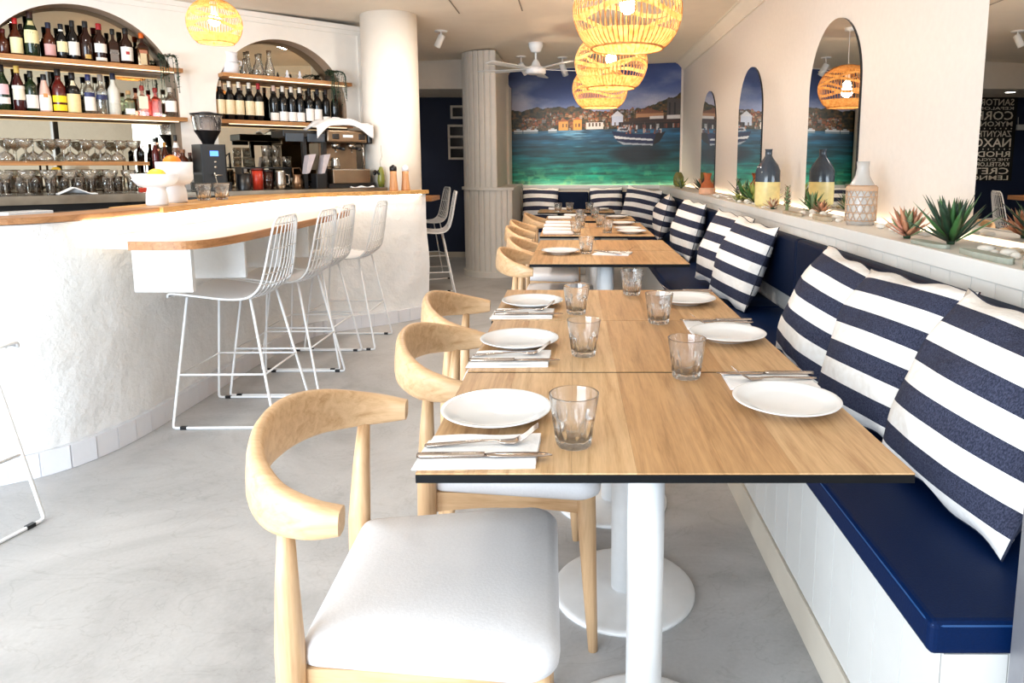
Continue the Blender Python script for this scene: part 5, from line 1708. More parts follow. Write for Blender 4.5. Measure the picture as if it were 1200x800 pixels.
# syrups and bitters right of the coupe shelf
GB = 'small bottles right of the coupe shelf'
for lb, s, off, h, r, shp, col, cap, labs in (('slim clear bottle of red syrup with black cap', -0.800, 0.10, 0.235, 0.022, 'tall', 'rum', '#0c0c0e', [(0.80, 0.90, '#e8e2dc', 0.8)]),
                                              ('clear bottle with black cap and white neck, right of the red syrup', -0.675, 0.12, 0.26, 0.026, 'tall', 'peach', '#0c0c0e', [(0.66, 0.80, '#f2eeea', 1.2)]),
                                              ('amber bottle with tan cap between the syrups', -0.735, 0.07, 0.21, 0.024, 'tall', 'amber', '#b8863c', [(0.2, 0.45, '#d8c8a8', 0.8)]),
                                              ('brown oval bottle with grey medallion label', -0.655, 0.20, 0.16, 0.036, 'squat', 'amber', '#8a5a3a', [(0.14, 0.46, '#8f9088', 0.7)]),
                                              ('small dark brown round bottle at the right end of the syrups', -0.595, 0.14, 0.14, 0.027, 'squat', 'brown', '#5a3022', [(0.2, 0.44, '#b08a6a', 0.5)])):
    bottle(lb, s, off, 1.175, h, r, shp, col, cap, labs, GB)
t = bar_thing('bottle_rack', 'wire rack carrying the small bottles right of the coupe shelf', 'rack', -0.705, 0.105, 1.0525)
ob('tray', M().box((-0.145, -0.11, 0.112), (0.145, 0.10, 0.123)), STEEL, parent=t)
for x in (-0.135, 0.135):
    for y in (-0.10, 0.09):
        ob('leg', M().tube([(x, y, 0.0), (x, y, 0.112)], 0.004, 6), STEEL, parent=t)
o = ob('red_packet', M().box((-0.055, -0.015, 0), (0.055, 0.015, 0.030)), REDM, loc=wp(-0.93, 0.46, 1.053), rot=(0, 0, BA), bevel=0.004)
tag(o, 'small red packet on the bench behind the pedestal bowl', 'packet')
t = bar_thing('bitters_bottle', 'small black dropper bottle at the right end of the coupe row', 'bottle', -0.868, 0.03, 1.2475)
ob('body', M().lathe([(0.016, 0), (0.017, 0.07), (0.008, 0.085)], 14), DARKG['black'], parent=t)
ob('pourer', M().tube([(0, 0, 0.08), (0.004, 0, 0.10), (0.016, 0, 0.115)], 0.004, 6), STEEL, parent=t)

# ---- coffee grinder
t = bar_thing('coffee_grinder', 'black coffee grinder with clear hopper and small blue screen', 'coffee grinder', -0.515, 0.36, 1.053)
ob('body', M().prism([(-0.095, -0.10), (0.095, -0.10), (0.11, 0.12), (-0.11, 0.12)], 0.0, 0.055).prism([(-0.085, -0.075), (0.075, -0.075), (0.085, 0.12), (-0.095, 0.12)], 0.055, 0.315), BLACKP, parent=t, bevel=0.012)
ob('collar', M().lathe([(0.035, 0.315), (0.045, 0.34), (0.085, 0.41)], 24, cap=False, mat=Matrix.Translation((-0.01, 0.02, 0))), BLACKP, parent=t)
ob('hopper', M().lathe([(0.082, 0.41), (0.096, 0.50), (0.098, 0.515), (0.095, 0.515), (0.079, 0.412)], 24, cap=False, mat=Matrix.Translation((-0.01, 0.02, 0))), thin_glass('hopper_plastic', (0.86, 0.84, 0.84, 1)), parent=t)
ob('hopper_lid', M().lathe([(0.10, 0.515), (0.104, 0.524), (0.05, 0.532), (0.03, 0.538)], 24, mat=Matrix.Translation((-0.01, 0.02, 0))), BLACKP, parent=t)
ob('coffee_beans', M().lathe([(0.04, 0.36), (0.075, 0.405), (0.001, 0.41)], 18, cap=False, mat=Matrix.Translation((-0.01, 0.02, 0))), plain('coffee_bean', '#2a1710', 0.6, var=0.4, scale=90), parent=t)
ob('screen', M().box((-0.030, -0.079, 0.235), (0.022, -0.074, 0.270)), SCREEN, parent=t)
for z_ in (0.195, 0.16):
    ob('button', M().lathe([(0.008, 0), (0.008, 0.006)], 12, mat=Matrix.Translation((0.0, -0.074, z_)) @ Matrix.Rotation(R(90), 4, 'X')), STEEL, parent=t)
ob('doser_fork', M().tube([(-0.02, -0.075, 0.11), (-0.02, -0.125, 0.105), (0.02, -0.125, 0.105), (0.02, -0.075, 0.11)], 0.005, 8), STEEL, parent=t)
ob('side_lever', M().tube([(0.075, 0.0, 0.22), (0.112, -0.01, 0.26), (0.115, -0.01, 0.15)], 0.007, 8), BLACKP, parent=t)

# ---- espresso machine
t = bar_thing('espresso_machine', 'two-group espresso machine of brown steel with black hood, cloth over its top', 'coffee machine', 0.245, 0.31, 1.053)
BRST = plain('bronze_steel', '#8a7560', 0.28, 0.9, var=0.15, scale=6)
ob('base', M().box((0.00, -0.21, 0.0), (0.37, 0.16, 0.035)), BLACKP, parent=t, bevel=0.004)
ob('drip_front', M().box((0.03, -0.222, 0.035), (0.33, 0.10, 0.135)), BRST, parent=t, bevel=0.004)
ob('drip_tray', M().box((0.03, -0.215, 0.135), (0.33, -0.03, 0.143)), STEEL, parent=t)
ob('back_panel', M().box((0.01, -0.02, 0.135), (0.32, 0.16, 0.345)), BRST, parent=t, bevel=0.004)
ob('hood', M().box((0.02, -0.17, 0.345), (0.345, 0.16, 0.44)), BRST, parent=t, bevel=0.012)
ob('hood_end', M().box((0.345, -0.18, 0.338), (0.385, 0.16, 0.446)), BLACKP, parent=t, bevel=0.014)
for x in (0.06, 0.27):
    ob('gauge', M().box((x, -0.178, 0.370), (x + 0.052, -0.168, 0.412)), BLACKP, parent=t, bevel=0.008)
ob('name_plate', M().box((0.142, -0.175, 0.384), (0.222, -0.169, 0.404)), CHINA, parent=t)
for x in (0.11, 0.24):
    g = ob('group_head', M().lathe([(0.024, 0.300), (0.032, 0.318), (0.032, 0.345)], 20, mat=Matrix.Translation((x, -0.10, 0))), STEEL, parent=t)
    ob('spout', M().tube([(x, -0.10, 0.300), (x, -0.10, 0.280), (x, -0.115, 0.272)], 0.006, 8), STEEL, parent=g)
    ob('portafilter', M().tube([(x, -0.12, 0.306), (x, -0.20, 0.300), (x, -0.25, 0.292)], [0.010, 0.013, 0.011], 10), BLACKP, parent=g)
ob('steam_wand', M().tube([(0.31, -0.13, 0.345), (0.312, -0.155, 0.29), (0.308, -0.165, 0.16)], 0.005, 8), STEEL, parent=t)
# the hood's left wing with grey panels on black posts
ob('wing_rail', M().box((-0.30, -0.15, 0.375), (0.02, 0.10, 0.43)), BLACKP, parent=t, bevel=0.008)
for x0_, x1_ in ((-0.285, -0.155), (-0.125, 0.005)):
    ob('grey_panel', M().box((x0_, -0.158, 0.345), (x1_, -0.140, 0.405)), plain('slate_grey_panel', '#39434e', 0.3), parent=t, bevel=0.003)
for x in (-0.140, 0.012):
    ob('post', M().box((x - 0.014, -0.13, 0.0), (x + 0.014, -0.09, 0.375)), BLACKP, parent=t)
ob('cup_rail', M().tube([(0.05, -0.12, 0.44), (0.05, -0.12, 0.475), (0.33, -0.12, 0.475), (0.33, -0.12, 0.44)], 0.005, 8), STEEL, parent=t)


def drape(a, b_):
    x = -0.10 + 0.45 * a
    top = 0.486 + 0.030 * math.sin(PI * min(1, a * 1.1)) + 0.010 * math.sin(11 * a + 5 * b_)
    if b_ < 0.3:
        y = -0.197 - 0.006 * math.sin(9 * a); z = top - (0.3 - b_) * (0.10 + 0.28 * abs(a - 0.45) ** 1.5 * 2)
    else:
        y = -0.197 + (b_ - 0.3) / 0.7 * 0.25; z = top + 0.006 * math.sin(13 * b_)
    if a < 0.2:
        z -= (0.2 - a) * 0.18
    return (x, y, z)


o = ob('tea_towel', M().grid(drape, 26, 14), LINEN, loc=wp(0.275, 0.31, 1.053), rot=(0, 0, BA))
sm_ = o.modifiers.new('thick', 'SOLIDIFY'); sm_.thickness = 0.005; sm_.offset = 1
tag(o, 'white tea towel draped over the top of the espresso machine', 'cloth')
# milk jug, tins, tumblers, cloth-covered stand, bowl, twig vase
t = bar_thing('milk_jug', 'polished steel milk jug standing on the drip tray of the espresso machine', 'jug', 0.335, 0.44, 1.197)
ob('jug_body', M().lathe([(0.001, 0.002), (0.034, 0.0), (0.036, 0.03), (0.030, 0.07), (0.033, 0.085), (0.031, 0.085), (0.028, 0.07), (0.034, 0.03), (0.001, 0.006)], 22, cap=False), STEEL, parent=t)
ob('handle', M().tube([(-0.032, 0, 0.07), (-0.058, 0, 0.065), (-0.058, 0, 0.02), (-0.035, 0, 0.015)], 0.004, 8), STEEL, parent=t)
t = bar_thing('red_tin', 'red tin beside the coffee grinder', 'tin', -0.232, 0.40, 1.053)
ob('tin_body', M().lathe([(0.036, 0), (0.036, 0.135)], 20), REDM, parent=t); ob('lid', M().lathe([(0.038, 0.135), (0.038, 0.148), (0.03, 0.15)], 20), cmat('#5a120a'), parent=t)
t = bar_thing('knock_box', 'dark knock box between the grinder and the red tin', 'box', -0.325, 0.40, 1.053)
ob('tub', M().lathe([(0.045, 0), (0.052, 0.11), (0.046, 0.11), (0.04, 0.02)], 20, cap=False), BLACKP, parent=t); ob('bar', M().tube([(-0.05, 0, 0.105), (0.05, 0, 0.105)], 0.008, 8), BLACKP, parent=t)
t = bar_thing('dark_canister', 'dark brown canister right of the red tin', 'canister', -0.158, 0.40, 1.053)
ob('canister_body', M().lathe([(0.034, 0), (0.034, 0.125)], 18), DARKG['brown'], parent=t); ob('lid', M().lathe([(0.035, 0.125), (0.035, 0.14)], 18), BLACKP, parent=t)
t = bar_thing('steel_jug', 'tall polished steel jug on the bench right of the red tin', 'jug', -0.083, 0.44, 1.053)
ob('jug_body', M().lathe([(0.001, 0.002), (0.034, 0), (0.036, 0.04), (0.032, 0.12), (0.034, 0.135), (0.032, 0.135), (0.030, 0.12), (0.001, 0.006)], 22, cap=False), STEEL, parent=t)
ob('handle', M().tube([(0.033, 0, 0.11), (0.062, 0, 0.10), (0.060, 0, 0.04), (0.036, 0, 0.03)], 0.004, 8), STEEL, parent=t)
t = bar_thing('glass_riser', 'thin dark shelf on posts carrying stacked tumblers behind the steel jug', 'shelf', -0.10, 0.20, 1.053)
ob('board', M().box((-0.20, -0.09, 0.148), (0.16, 0.09, 0.158)), BLACKP, parent=t)
for x in (-0.19, 0.15):
    ob('post', M().box((x - 0.006, -0.08, 0), (x + 0.006, 0.08, 0.148)), BLACKP, parent=t)
small = M().lathe([(0.001, 0.004), (0.030, 0.0), (0.035, 0.078), (0.033, 0.078), (0.029, 0.008), (0.001, 0.008)], 16, cap=False).mesh('small_tumbler', CLEARG)
for lb, s, off, z in (('lower left tumbler of the stack on the dark riser shelf', -0.09, 0.19, 1.212), ('lower middle tumbler of the stack on the dark riser shelf', -0.015, 0.19, 1.212), ('front tumbler of the stack on the dark riser shelf', 0.035, 0.26, 1.212),
                      ('upper left tumbler of the stack on the dark riser shelf', -0.088, 0.19, 1.291), ('upper right tumbler of the stack on the dark riser shelf', -0.014, 0.19, 1.291),
                      ('small tumbler on the bench under the espresso machine wing, left one', 0.045, 0.35, 1.053)):
    tag(ob('small_tumbler', small, None, loc=wp(s, off, z), rot=(0, 0, BA)), lb, 'glass', 'small tumblers around the espresso machine')
t = bar_thing('copper_jug', 'brown copper jug with bent handle left of the espresso machine', 'jug', 0.038, 0.44, 1.053)
ob('jug_body', M().lathe([(0.001, 0.002), (0.030, 0), (0.040, 0.05), (0.028, 0.085), (0.032, 0.105), (0.030, 0.105), (0.001, 0.01)], 20, cap=False), plain('copper', '#8a6a50', 0.3, 0.8), parent=t)
ob('handle', M().tube([(-0.028, 0, 0.09), (-0.030, 0, 0.15), (0.02, 0, 0.155), (0.045, 0, 0.10)], 0.005, 8), plain('copper', '#8a6a50', 0.3, 0.8), parent=t)
t = bar_thing('napkin_holder', 'grey napkins fanned in a black holder left of the espresso drip tray', 'napkin holder', 0.165, 0.505, 1.053)
ob('holder', M().box((-0.03, -0.05, 0), (0.05, 0.05, 0.11)), BLACKP, parent=t, bevel=0.004)
for k in range(2):
    ob('napkin_stack', M().prism([(-0.10 + 0.115 * k, 0.11), (-0.075 + 0.115 * k, 0.115), (-0.02 + 0.11 * k, 0.255), (-0.075 + 0.115 * k, 0.245)], -0.04, 0.04, mat=Matrix(((1, 0, 0, 0), (0, 0, 1, 0), (0, 1, 0, 0), (0, 0, 0, 1)))), plain('grey_napkin', '#b6aeb2', 0.9), parent=t)
o = ob('saucer_cloth', M().grid(lambda a, b_: ((a - 0.5) * 0.19, (b_ - 0.5) * 0.032, 0.004 + 0.012 * math.sin(6 * a + 2) ** 2 * (1 - abs(2 * b_ - 1))), 16, 6), LINEN, loc=wp(0.50, 0.542, 1.053), rot=(0, 0, BA))
o.modifiers.new('thick', 'SOLIDIFY').thickness = 0.004
tag(o, 'flat white cloth on the bench at the foot of the espresso machine', 'cloth')
t = bar_thing('twig_vase', 'olive green vase with a dark flower and bent twig right of the espresso machine', 'vase', 0.66, 0.545, 1.053)
ob('vase_body', M().lathe([(0.001, 0.002), (0.022, 0), (0.030, 0.05), (0.024, 0.12), (0.012, 0.16), (0.010, 0.16), (0.001, 0.02)], 18, cap=False), plain('olive_glaze', '#7a7c34', 0.3), parent=t)
ob('twig', M().tube([(0, 0, 0.15), (-0.005, 0, 0.20), (0.012, 0, 0.24), (0.006, 0, 0.33)], 0.002, 5), DRIFT, parent=t)
fm = M()
for k in range(10):
    a = 2 * PI * k / 10
    fm.sphere((-0.035 + 0.022 * math.cos(a), 0.012 * math.sin(a), 0.115 + 0.012 * math.sin(2 * a)), 0.011, 0, 8, 5)
ob('flower_stem', M().tube([(-0.035, 0, 0.112), (-0.018, 0, 0.13), (-0.004, 0, 0.150)], 0.002, 5), LEAFD, parent=t)
ob('dark_flower', fm, BLACKP, parent=t, kind='stuff')

# ---- on the bar top
o1 = thing('pedestal_bowl', 'white pedestal bowl with a lemon on the bar top, front one of two', 'bowl', (-2.060, 3.385, BT))
prof = [(0.001, 0.0), (0.058, 0.0), (0.062, 0.01), (0.058, 0.06), (0.050, 0.085), (0.050, 0.095), (0.095, 0.105), (0.118, 0.130), (0.130, 0.168), (0.126, 0.168), (0.110, 0.132), (0.06, 0.115), (0.001, 0.112)]
prof = [(r * 0.80, z * 0.92) for r, z in prof]


def ribbed(m, n, amp, z0):
    out = []
    for (x, y, z) in m.v:
        if z > z0:
            r = math.hypot(x, y); a = math.atan2(y, x); k = 1 + amp * math.cos(n * a) * (1 if r > 0.09 else 0)
            out.append((x * k, y * k, z))
        else:
            out.append((x, y, z))
    m.v = out
    return m


ob('bowl', ribbed(M().lathe(prof, 120, cap=False), 40, 0.006, 0.10), CERAM, parent=o1)
o2 = thing('pedestal_bowl', 'white pedestal pot with an orange on the bar top, rear one of two', 'bowl', (-2.105, 3.63, BT))
prof2 = [(0.001, 0.0), (0.058, 0.0), (0.062, 0.012), (0.058, 0.07), (0.050, 0.090), (0.050, 0.098), (0.080, 0.105), (0.100, 0.130), (0.104, 0.225), (0.100, 0.225), (0.094, 0.132), (0.05, 0.115), (0.001, 0.112)]
prof2 = [(r * 0.84, z * 0.95) for r, z in prof2]
ob('bowl', ribbed(M().lathe(prof2, 120, cap=False), 40, 0.006, 0.115), CERAM, parent=o2)
o = ob('orange', M().sphere((0, 0, 0), 0.044, 0, 20, 12), ORANGE, loc=(-2.110, 3.622, BT + 0.206)); tag(o, 'orange on top of the white pedestal pot', 'orange')
o = ob('orange', M().sphere((0, 0, 0), 0.036, 0, 20, 12), ORANGE, loc=(-2.095, 3.645, BT + 0.150)); tag(o, 'lower orange inside the white pedestal pot', 'orange')
o = ob('lemon', M().sphere((0, 0, 0), 0.034, 0, 18, 10, (1.3, 1, 1)), LEMON, loc=(-2.055, 3.39, BT + 0.147)); tag(o, 'lemon lying in the white pedestal bowl', 'lemon')
for lb, x, y in (('clear tumbler left of a pair on the bar top by the grinder', -2.085, 3.86), ('clear tumbler right of a pair on the bar top by the grinder', -2.025, 3.94)):
    o = g0.copy(); C.objects.link(o); o.location = (x, y, BT); o['label'] = lb; o['group'] = 'clear tumblers on the bar top'
t = thing('bar_spoon', 'steel bar spoon standing in a tumbler on the bar top', 'spoon', (-2.025, 3.94, BT))
ob('shaft', M().tube([(0.0, 0, 0.0155), (-0.030, 0, 0.145)], 0.002, 6), STEEL, parent=t)
ob('knob', M().sphere((-0.030, 0, 0.147), 0.006), STEEL, parent=t)
for lb, x, y, c in (('wooden pepper mill with black head on the far end of the bar', -1.385, 5.285, BLACKP), ('wooden salt mill with white head on the far end of the bar', -1.312, 5.365, CERAM)):
    t = thing('spice_mill', lb, 'mill', (x, y, BT), 0, 'tall wooden mills')
    ob('mill_body', M().lathe([(0.034, 0), (0.034, 0.01), (0.027, 0.08), (0.025, 0.125), (0.026, 0.150)], 20), wood('mill_wood', '#b87a4c', '#d79f6e', 'Z'), parent=t)
    ob('head', M().lathe([(0.026, 0.150), (0.028, 0.165), (0.026, 0.185), (0.014, 0.19), (0.008, 0.198), (0.001, 0.20)], 18), c, parent=t)


def mat_block(name, label, cat, x0, y0, x1, y1, w, z, h, m_):
    d = Vector((x1 - x0, y1 - y0, 0)); L = d.length; a = math.atan2(d.y, d.x)
    o = ob(name, M().box((0, 0, 0), (L, w, h)), m_, loc=(x0, y0, z), rot=(0, 0, a), bevel=0.003)
    return tag(o, label, cat)


def bar_pt(x, y, d):
    """A point d metres inside the outer edge of the bar, level with (x, y)."""
    i = min(range(len(fine)), key=lambda k: (fine[k] - Vector((x, y, 0))).length)
    p = fine[i] - nn[i] * d
    return p.x, p.y


WT = 1.0006
mat_block('bar_mat', 'long black rubber bar mat on the dark worktop behind the left of the bar', 'mat', *bar_pt(-2.78, 2.22, 0.20), *bar_pt(-2.30, 2.46, 0.20), 0.15, WT, 0.020, BLACKP)
mat_block('bar_tray', 'black tray stacked on the bar mat at the left', 'tray', *bar_pt(-2.74, 2.24, 0.215), *bar_pt(-2.36, 2.43, 0.215), 0.12, WT + 0.0205, 0.018, BLACKP)
mat_block('cutting_board', 'white cutting board behind the bar edge, left of the pedestal bowls', 'board', *bar_pt(-2.10, 2.62, 0.24), *bar_pt(-1.99, 2.90, 0.24), 0.10, WT, 0.036, CHINA)
mat_block('black_tray', 'flat black tray behind the bar edge, right of the tumblers', 'tray', *bar_pt(-1.97, 4.02, 0.245), *bar_pt(-1.966, 4.36, 0.245), 0.065, WT, 0.036, BLACKP)
t = thing('menu_card', 'white card stand at the left frame edge on the bar top', 'menu', (-2.56, 2.93, WT), R(27))
ob('card', M().box((-0.055, -0.004, 0.0), (0.055, 0.004, 0.185)), CHINA, parent=t)
ob('foot', M().box((-0.055, -0.02, 0.0), (0.055, -0.004, 0.006)), CHINA, parent=t)


# ================================================================== LEDGE DECORATION
LT = LZ + 0.0005


def ledge_thing(name, label, cat, x, y, group=None, rz=0):
    return thing(name, label, cat, (x, y, LT), rz, group)


# smoked bottle vase with cream base
t = ledge_thing('bottle_vase', 'smoked glass bottle vase with pale yellow base, between two mirrors', 'vase', 1.245, 4.40)
ob('glazed_base', M().lathe([(0.001, 0.0), (0.070, 0.0), (0.078, 0.02), (0.078, 0.155)], 32, cap=False), plain('butter_glaze', '#ead795', 0.35, var=0.08), parent=t)
ob('smoked_neck', M().lathe([(0.078, 0.155), (0.077, 0.225), (0.062, 0.262), (0.030, 0.305), (0.022, 0.322), (0.022, 0.356), (0.027, 0.362), (0.022, 0.362)], 32, cap=False), plain('smoked_glass', '#3c4550', 0.1, var=0.1), parent=t)
# wicker-clad clear bottle
t = ledge_thing('wicker_bottle', 'tall frosted glass bottle in an open cane basket on the ledge', 'bottle', 1.275, 3.03)
ob('glass_bottle', M().lathe([(0.001, 0.002), (0.056, 0.0), (0.061, 0.02), (0.061, 0.15), (0.050, 0.178), (0.030, 0.215), (0.025, 0.25), (0.027, 0.278), (0.022, 0.278), (0.020, 0.25), (0.001, 0.01)], 32, cap=False), plain('frosted_bottle', '#ddd8d2', 0.25, var=0.03, Transmission_Weight=0.35), parent=t)
ca = M()
rr = 0.0650


def cyl(a, z):
    return (rr * math.cos(a), rr * math.sin(a), z)


for z in (0.02, 0.055, 0.09, 0.125, 0.155):
    ca.tube([(cyl(2 * PI * i / 40, z)) for i in range(40)], 0.0022, 4, closed=True)
for k in range(14):
    for sg in (-1, 1):
        ca.tube([cyl(2 * PI * k / 14 + sg * q * 0.22, 0.015 + 0.14 * q / 5) for q in range(6)], 0.0018, 4)
ob('cane_lattice', ca, plain('cane', '#c2a184', 0.7), parent=t, kind='stuff')
ob('cane_collar', M().lathe([(0.066, 0.150), (0.0665, 0.166), (0.058, 0.175), (0.056, 0.170), (0.0625, 0.155)], 32, cap=False), plain('cane', '#c2a184', 0.7), parent=t)
# terracotta vase on a pale foot
t = ledge_thing('terracotta_vase', 'terracotta funnel vase on a pale foot in front of the small mirror', 'vase', 1.20, 6.15)
ob('foot', M().lathe([(0.072, 0.0), (0.075, 0.01), (0.072, 0.05), (0.06, 0.06)], 24), plain('blush_clay', '#d8a98a', 0.7), parent=t)
ob('vase_body', M().lathe([(0.060, 0.06), (0.054, 0.09), (0.030, 0.12), (0.026, 0.145), (0.040, 0.190), (0.034, 0.190), (0.02, 0.14)], 24, cap=False), TERRA, parent=t)
t = ledge_thing('olive_jar', 'small olive green jar in the far corner of the ledge', 'jar', 1.27, 8.30)
ob('jar_body', M().lathe([(0.04, 0.0), (0.062, 0.04), (0.064, 0.11), (0.042, 0.16), (0.030, 0.175), (0.026, 0.175)], 22), plain('olive_jar_glaze', '#6e6a34', 0.4, var=0.15), parent=t)


def succulent(label, x, y, h, r, n, mats, seed, wleaf=0.16, curl=0.25, spread=1.0, sc_=1.0):
    """Rosette of thick pointed leaves; every leaf is a part."""
    t = ledge_thing('succulent', label, 'plant', x, y, 'succulents on the ledge', 0)
    rng = random.Random(seed)
    for k in range(n):
        f = k / max(1, n - 1)
        az = k * 2.39996 + rng.uniform(-0.2, 0.2)
        el = (1.45 - 1.05 * f * spread) + rng.uniform(-0.1, 0.1)
        L = (h * math.sin(max(0.25, el)) + r * math.cos(el)) * rng.uniform(0.82, 1.05)
        w = L * wleaf
        d = Vector((math.cos(az) * math.cos(el), math.sin(az) * math.cos(el), math.sin(el)))
        s_ = Vector((-math.sin(az), math.cos(az), 0))
        u_ = s_.cross(d) * -1
        base = Vector((math.cos(az), math.sin(az), 0)) * (0.006 + 0.010 * f) + Vector((0, 0, 0.010 + 0.02 * (1 - f)))
        v = []; f_ = []
        for j, (q, ww) in enumerate(((0, 0.5), (0.3, 1.0), (0.65, 0.72), (1.0, 0.03))):
            c = base + d * (L * q) + u_ * (-curl * L * q * q * 0.35)
            v += [tuple(c - s_ * w * ww), tuple(c + u_ * (-w * ww * 0.35)), tuple(c + s_ * w * ww), tuple(c + u_ * (w * ww * 0.10))]
        for j in range(3):
            for q in range(4):
                f_.append((j * 4 + q, j * 4 + (q + 1) % 4, j * 4 + 4 + (q + 1) % 4, j * 4 + 4 + q))
        f_ += [(3, 2, 1, 0), (12, 13, 14, 15)]
        ob('leaf', M().add(v, f_, 0, True), mats[k % len(mats)], parent=t)
    ob('stem', M().lathe([(0.012, 0.0), (0.014, 0.01), (0.008, 0.035)], 8), LEAFD, parent=t)
    return t


succulent('large dark green agave-like succulent beside the mirror at the right', 1.262, 2.27, 0.125, 0.125, 34, [LEAFD, LEAF, LEAFD], 1, 0.085, 0.1, 0.9)
succulent('pink and tan rosette succulent left of the large dark green one', 1.205, 2.455, 0.085, 0.055, 34, [LEAFP, plain('leaf_salmon', '#d89a80', 0.6, var=0.2), LEAFP, LEAFG], 2, 0.14, 0.1, 1.0)
succulent('spiky grey-green aloe left of the smoked bottle vase', 1.255, 5.03, 0.13, 0.11, 18, [LEAFD, LEAF, LEAFG], 3, 0.10)
succulent('bright green leafy succulent next to the spiky aloe', 1.265, 4.78, 0.12, 0.09, 20, [LEAF, LEAFY], 4, 0.16)
succulent('yellow-green bushy succulent just left of the smoked vase', 1.31, 4.58, 0.11, 0.07, 26, [LEAFY, LEAFG], 5, 0.12)
succulent('low yellowish rosette under the aloe at the ledge edge', 1.175, 4.88, 0.03, 0.04, 16, [LEAFY], 6, 0.18)
succulent('tan rosette at the foot of the reddish spike, right of the smoked vase', 1.195, 4.10, 0.035, 0.045, 24, [LEAFP, CREAM], 7, 0.18)
t = ledge_thing('succulent', 'tall reddish green spike succulent right of the smoked vase', 'plant', 1.235, 3.95, 'succulents on the ledge')
ob('stem', M().lathe([(0.010, 0.0), (0.009, 0.08), (0.004, 0.140)], 8), LEAFG, parent=t)
for k in range(44):
    az = k * 2.39996; z = 0.018 + 0.122 * k / 43; L = 0.030 * (1 - 0.45 * k / 43)
    d = Vector((math.cos(az) * 0.75, math.sin(az) * 0.75, 0.66)); s_ = Vector((-math.sin(az), math.cos(az), 0)); u_ = s_.cross(d) * -1; c = Vector((0.006 * math.cos(az), 0.006 * math.sin(az), z))
    w = L * 0.26
    ob('leaf', M().add([tuple(c), tuple(c + d * L * 0.5 + s_ * w), tuple(c + d * L), tuple(c + d * L * 0.5 - s_ * w), tuple(c + d * L * 0.5 + u_ * w * 0.7)], [(0, 3, 4), (3, 2, 4), (2, 1, 4), (1, 0, 4), (0, 1, 2, 3)], 0, True), [LEAFG, plain('leaf_red_green', '#8a6a50', 0.6, var=0.3)][k % 2], parent=t)
succulent('green feathery plant at the left foot of the tall lamp-reflecting mirror', 1.315, 3.76, 0.10, 0.05, 26, [LEAF, LEAFG], 9, 0.10)
succulent('small brown rosette at the foot of the tall lamp-reflecting mirror', 1.31, 3.60, 0.045, 0.045, 22, [plain('leaf_brown', '#8a6a50', 0.6, var=0.2), LEAFP], 10, 0.2)
succulent('dark brown and green spiky plant left of the terracotta vase', 1.27, 6.75, 0.11, 0.10, 22, [LEAFD, LEAFP, plain('leaf_plum', '#3c2a28', 0.6)], 11, 0.13)
succulent('pale green plant beside the olive jar in the far corner', 1.22, 7.75, 0.10, 0.08, 18, [LEAFY, LEAFG], 12, 0.14)


def pebble(seed, r):
    rng = random.Random(seed)
    m = M().sphere((0, 0, 0), 1.0, 0, 9, 6, (r * rng.uniform(0.9, 1.4), r * rng.uniform(0.7, 1.1), r * rng.uniform(0.5, 0.75)))
    m.v = [(x * rng.uniform(0.86, 1.1), y * rng.uniform(0.86, 1.1), z) for x, y, z in m.v]
    return m


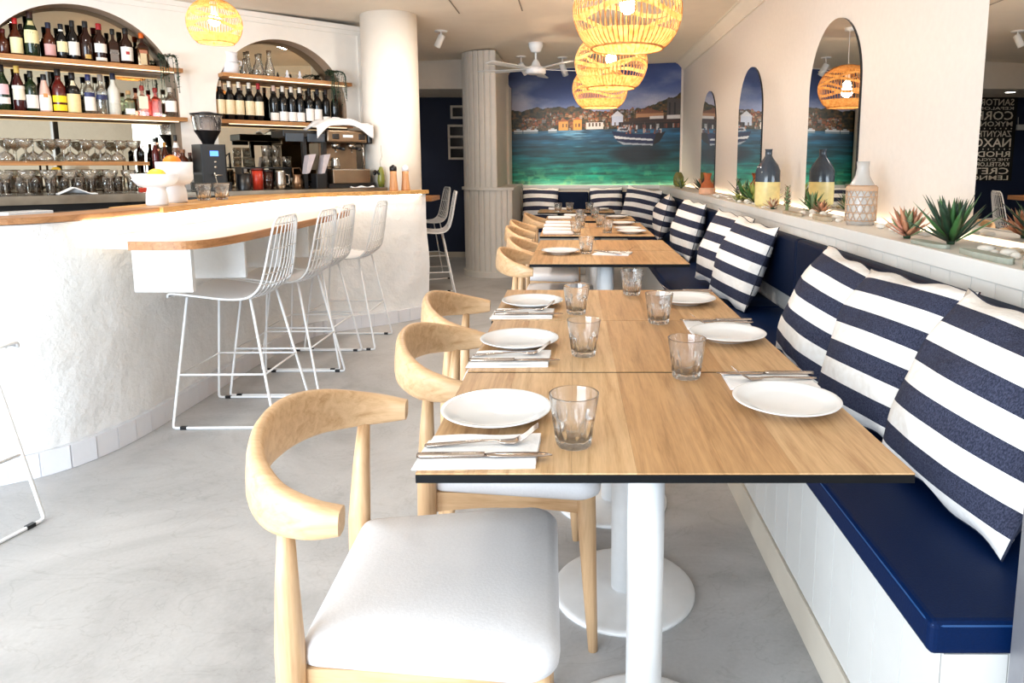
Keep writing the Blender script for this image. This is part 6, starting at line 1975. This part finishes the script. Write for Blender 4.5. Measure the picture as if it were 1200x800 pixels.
PM = [STONE, plain('pebble_tan', '#cdb9a0', 0.8, var=0.1), plain('pebble_grey', '#b9b6ae', 0.8, var=0.1)]
PE = [[pebble(k, 1.0).mesh('pebble', mt) for k in range(4)] for mt in PM]
rp = random.Random(21)
spots = []
ZONES = [(1.62, 2.10, 1.30, 'scattered by the dark green succulent at the right edge', 20), (2.50, 2.90, 1.30, 'between the wicker bottle and the pink rosette', 12), (3.15, 3.72, 1.26, 'right of the tall reddish spike by the mirror', 16),
         (4.08, 4.25, 1.17, 'at the foot of the smoked vase', 6), (4.55, 5.25, 1.17, 'in front of the aloe row', 14), (5.5, 6.0, 1.2, 'before the village-reflecting mirror', 8)]
for (y0, y1, xc, tx, n) in ZONES:
    got = []
    tries = 0
    while len(got) < n and tries < 400:
        tries += 1
        r = rp.uniform(0.010, 0.022); x = xc + rp.uniform(-0.055, 0.06); y = rp.uniform(y0, y1)
        if x - r * 1.4 < LX + 0.02 or any((x - a) ** 2 + (y - b_) ** 2 < (1.45 * (r + c)) ** 2 for a, b_, c in spots):
            continue
        spots.append((x, y, r)); got.append(1)
        k = rp.randrange(3) if rp.random() < 0.4 else 0
        o = ob('pebble', PE[k][rp.randrange(4)], None, loc=(x, y, LT + r * 0.55), rot=(0, 0, rp.uniform(0, 6.28)))
        o.scale = (r, r, r)
        tag(o, ('white', 'tan', 'grey')[k] + ' pebble ' + tx, 'pebble', ('white', 'tan', 'grey')[k] + ' pebbles ' + tx)


def slab(label, x, y, L, w, h, a, m_, seed):
    rng = random.Random(seed)
    pts = []
    for k in range(14):
        t_ = 2 * PI * k / 14
        pts.append((L / 2 * math.cos(t_) * rng.uniform(0.85, 1.1), w / 2 * math.copysign(abs(math.sin(t_)) ** 0.6, math.sin(t_)) * rng.uniform(0.85, 1.1)))
    o = ob('flat_stone' if m_ is SLATE else 'driftwood', M().prism(pts, 0, h), m_, loc=(x, y, LT), rot=(0, 0, R(a)), bevel=0.003)
    return tag(o, label, 'stone' if m_ is SLATE else 'driftwood')


slab('long grey-green slate lying in front of the dark green succulent', 1.172, 1.92, 0.26, 0.05, 0.016, 88, SLATE, 1)
slab('grey-green slate piece under the pink rosette side of the succulents', 1.172, 2.24, 0.20, 0.055, 0.012, 92, SLATE, 2)
slab('dark slate block at the right edge of the ledge', 1.17, 1.68, 0.15, 0.05, 0.022, 86, SLATE, 3)
slab('weathered driftwood piece left of the wicker bottle', 1.20, 3.30, 0.26, 0.06, 0.020, 84, DRIFT, 4)
slab('driftwood strip in front of the tall lamp-reflecting mirror', 1.165, 3.62, 0.26, 0.045, 0.016, 92, DRIFT, 5)
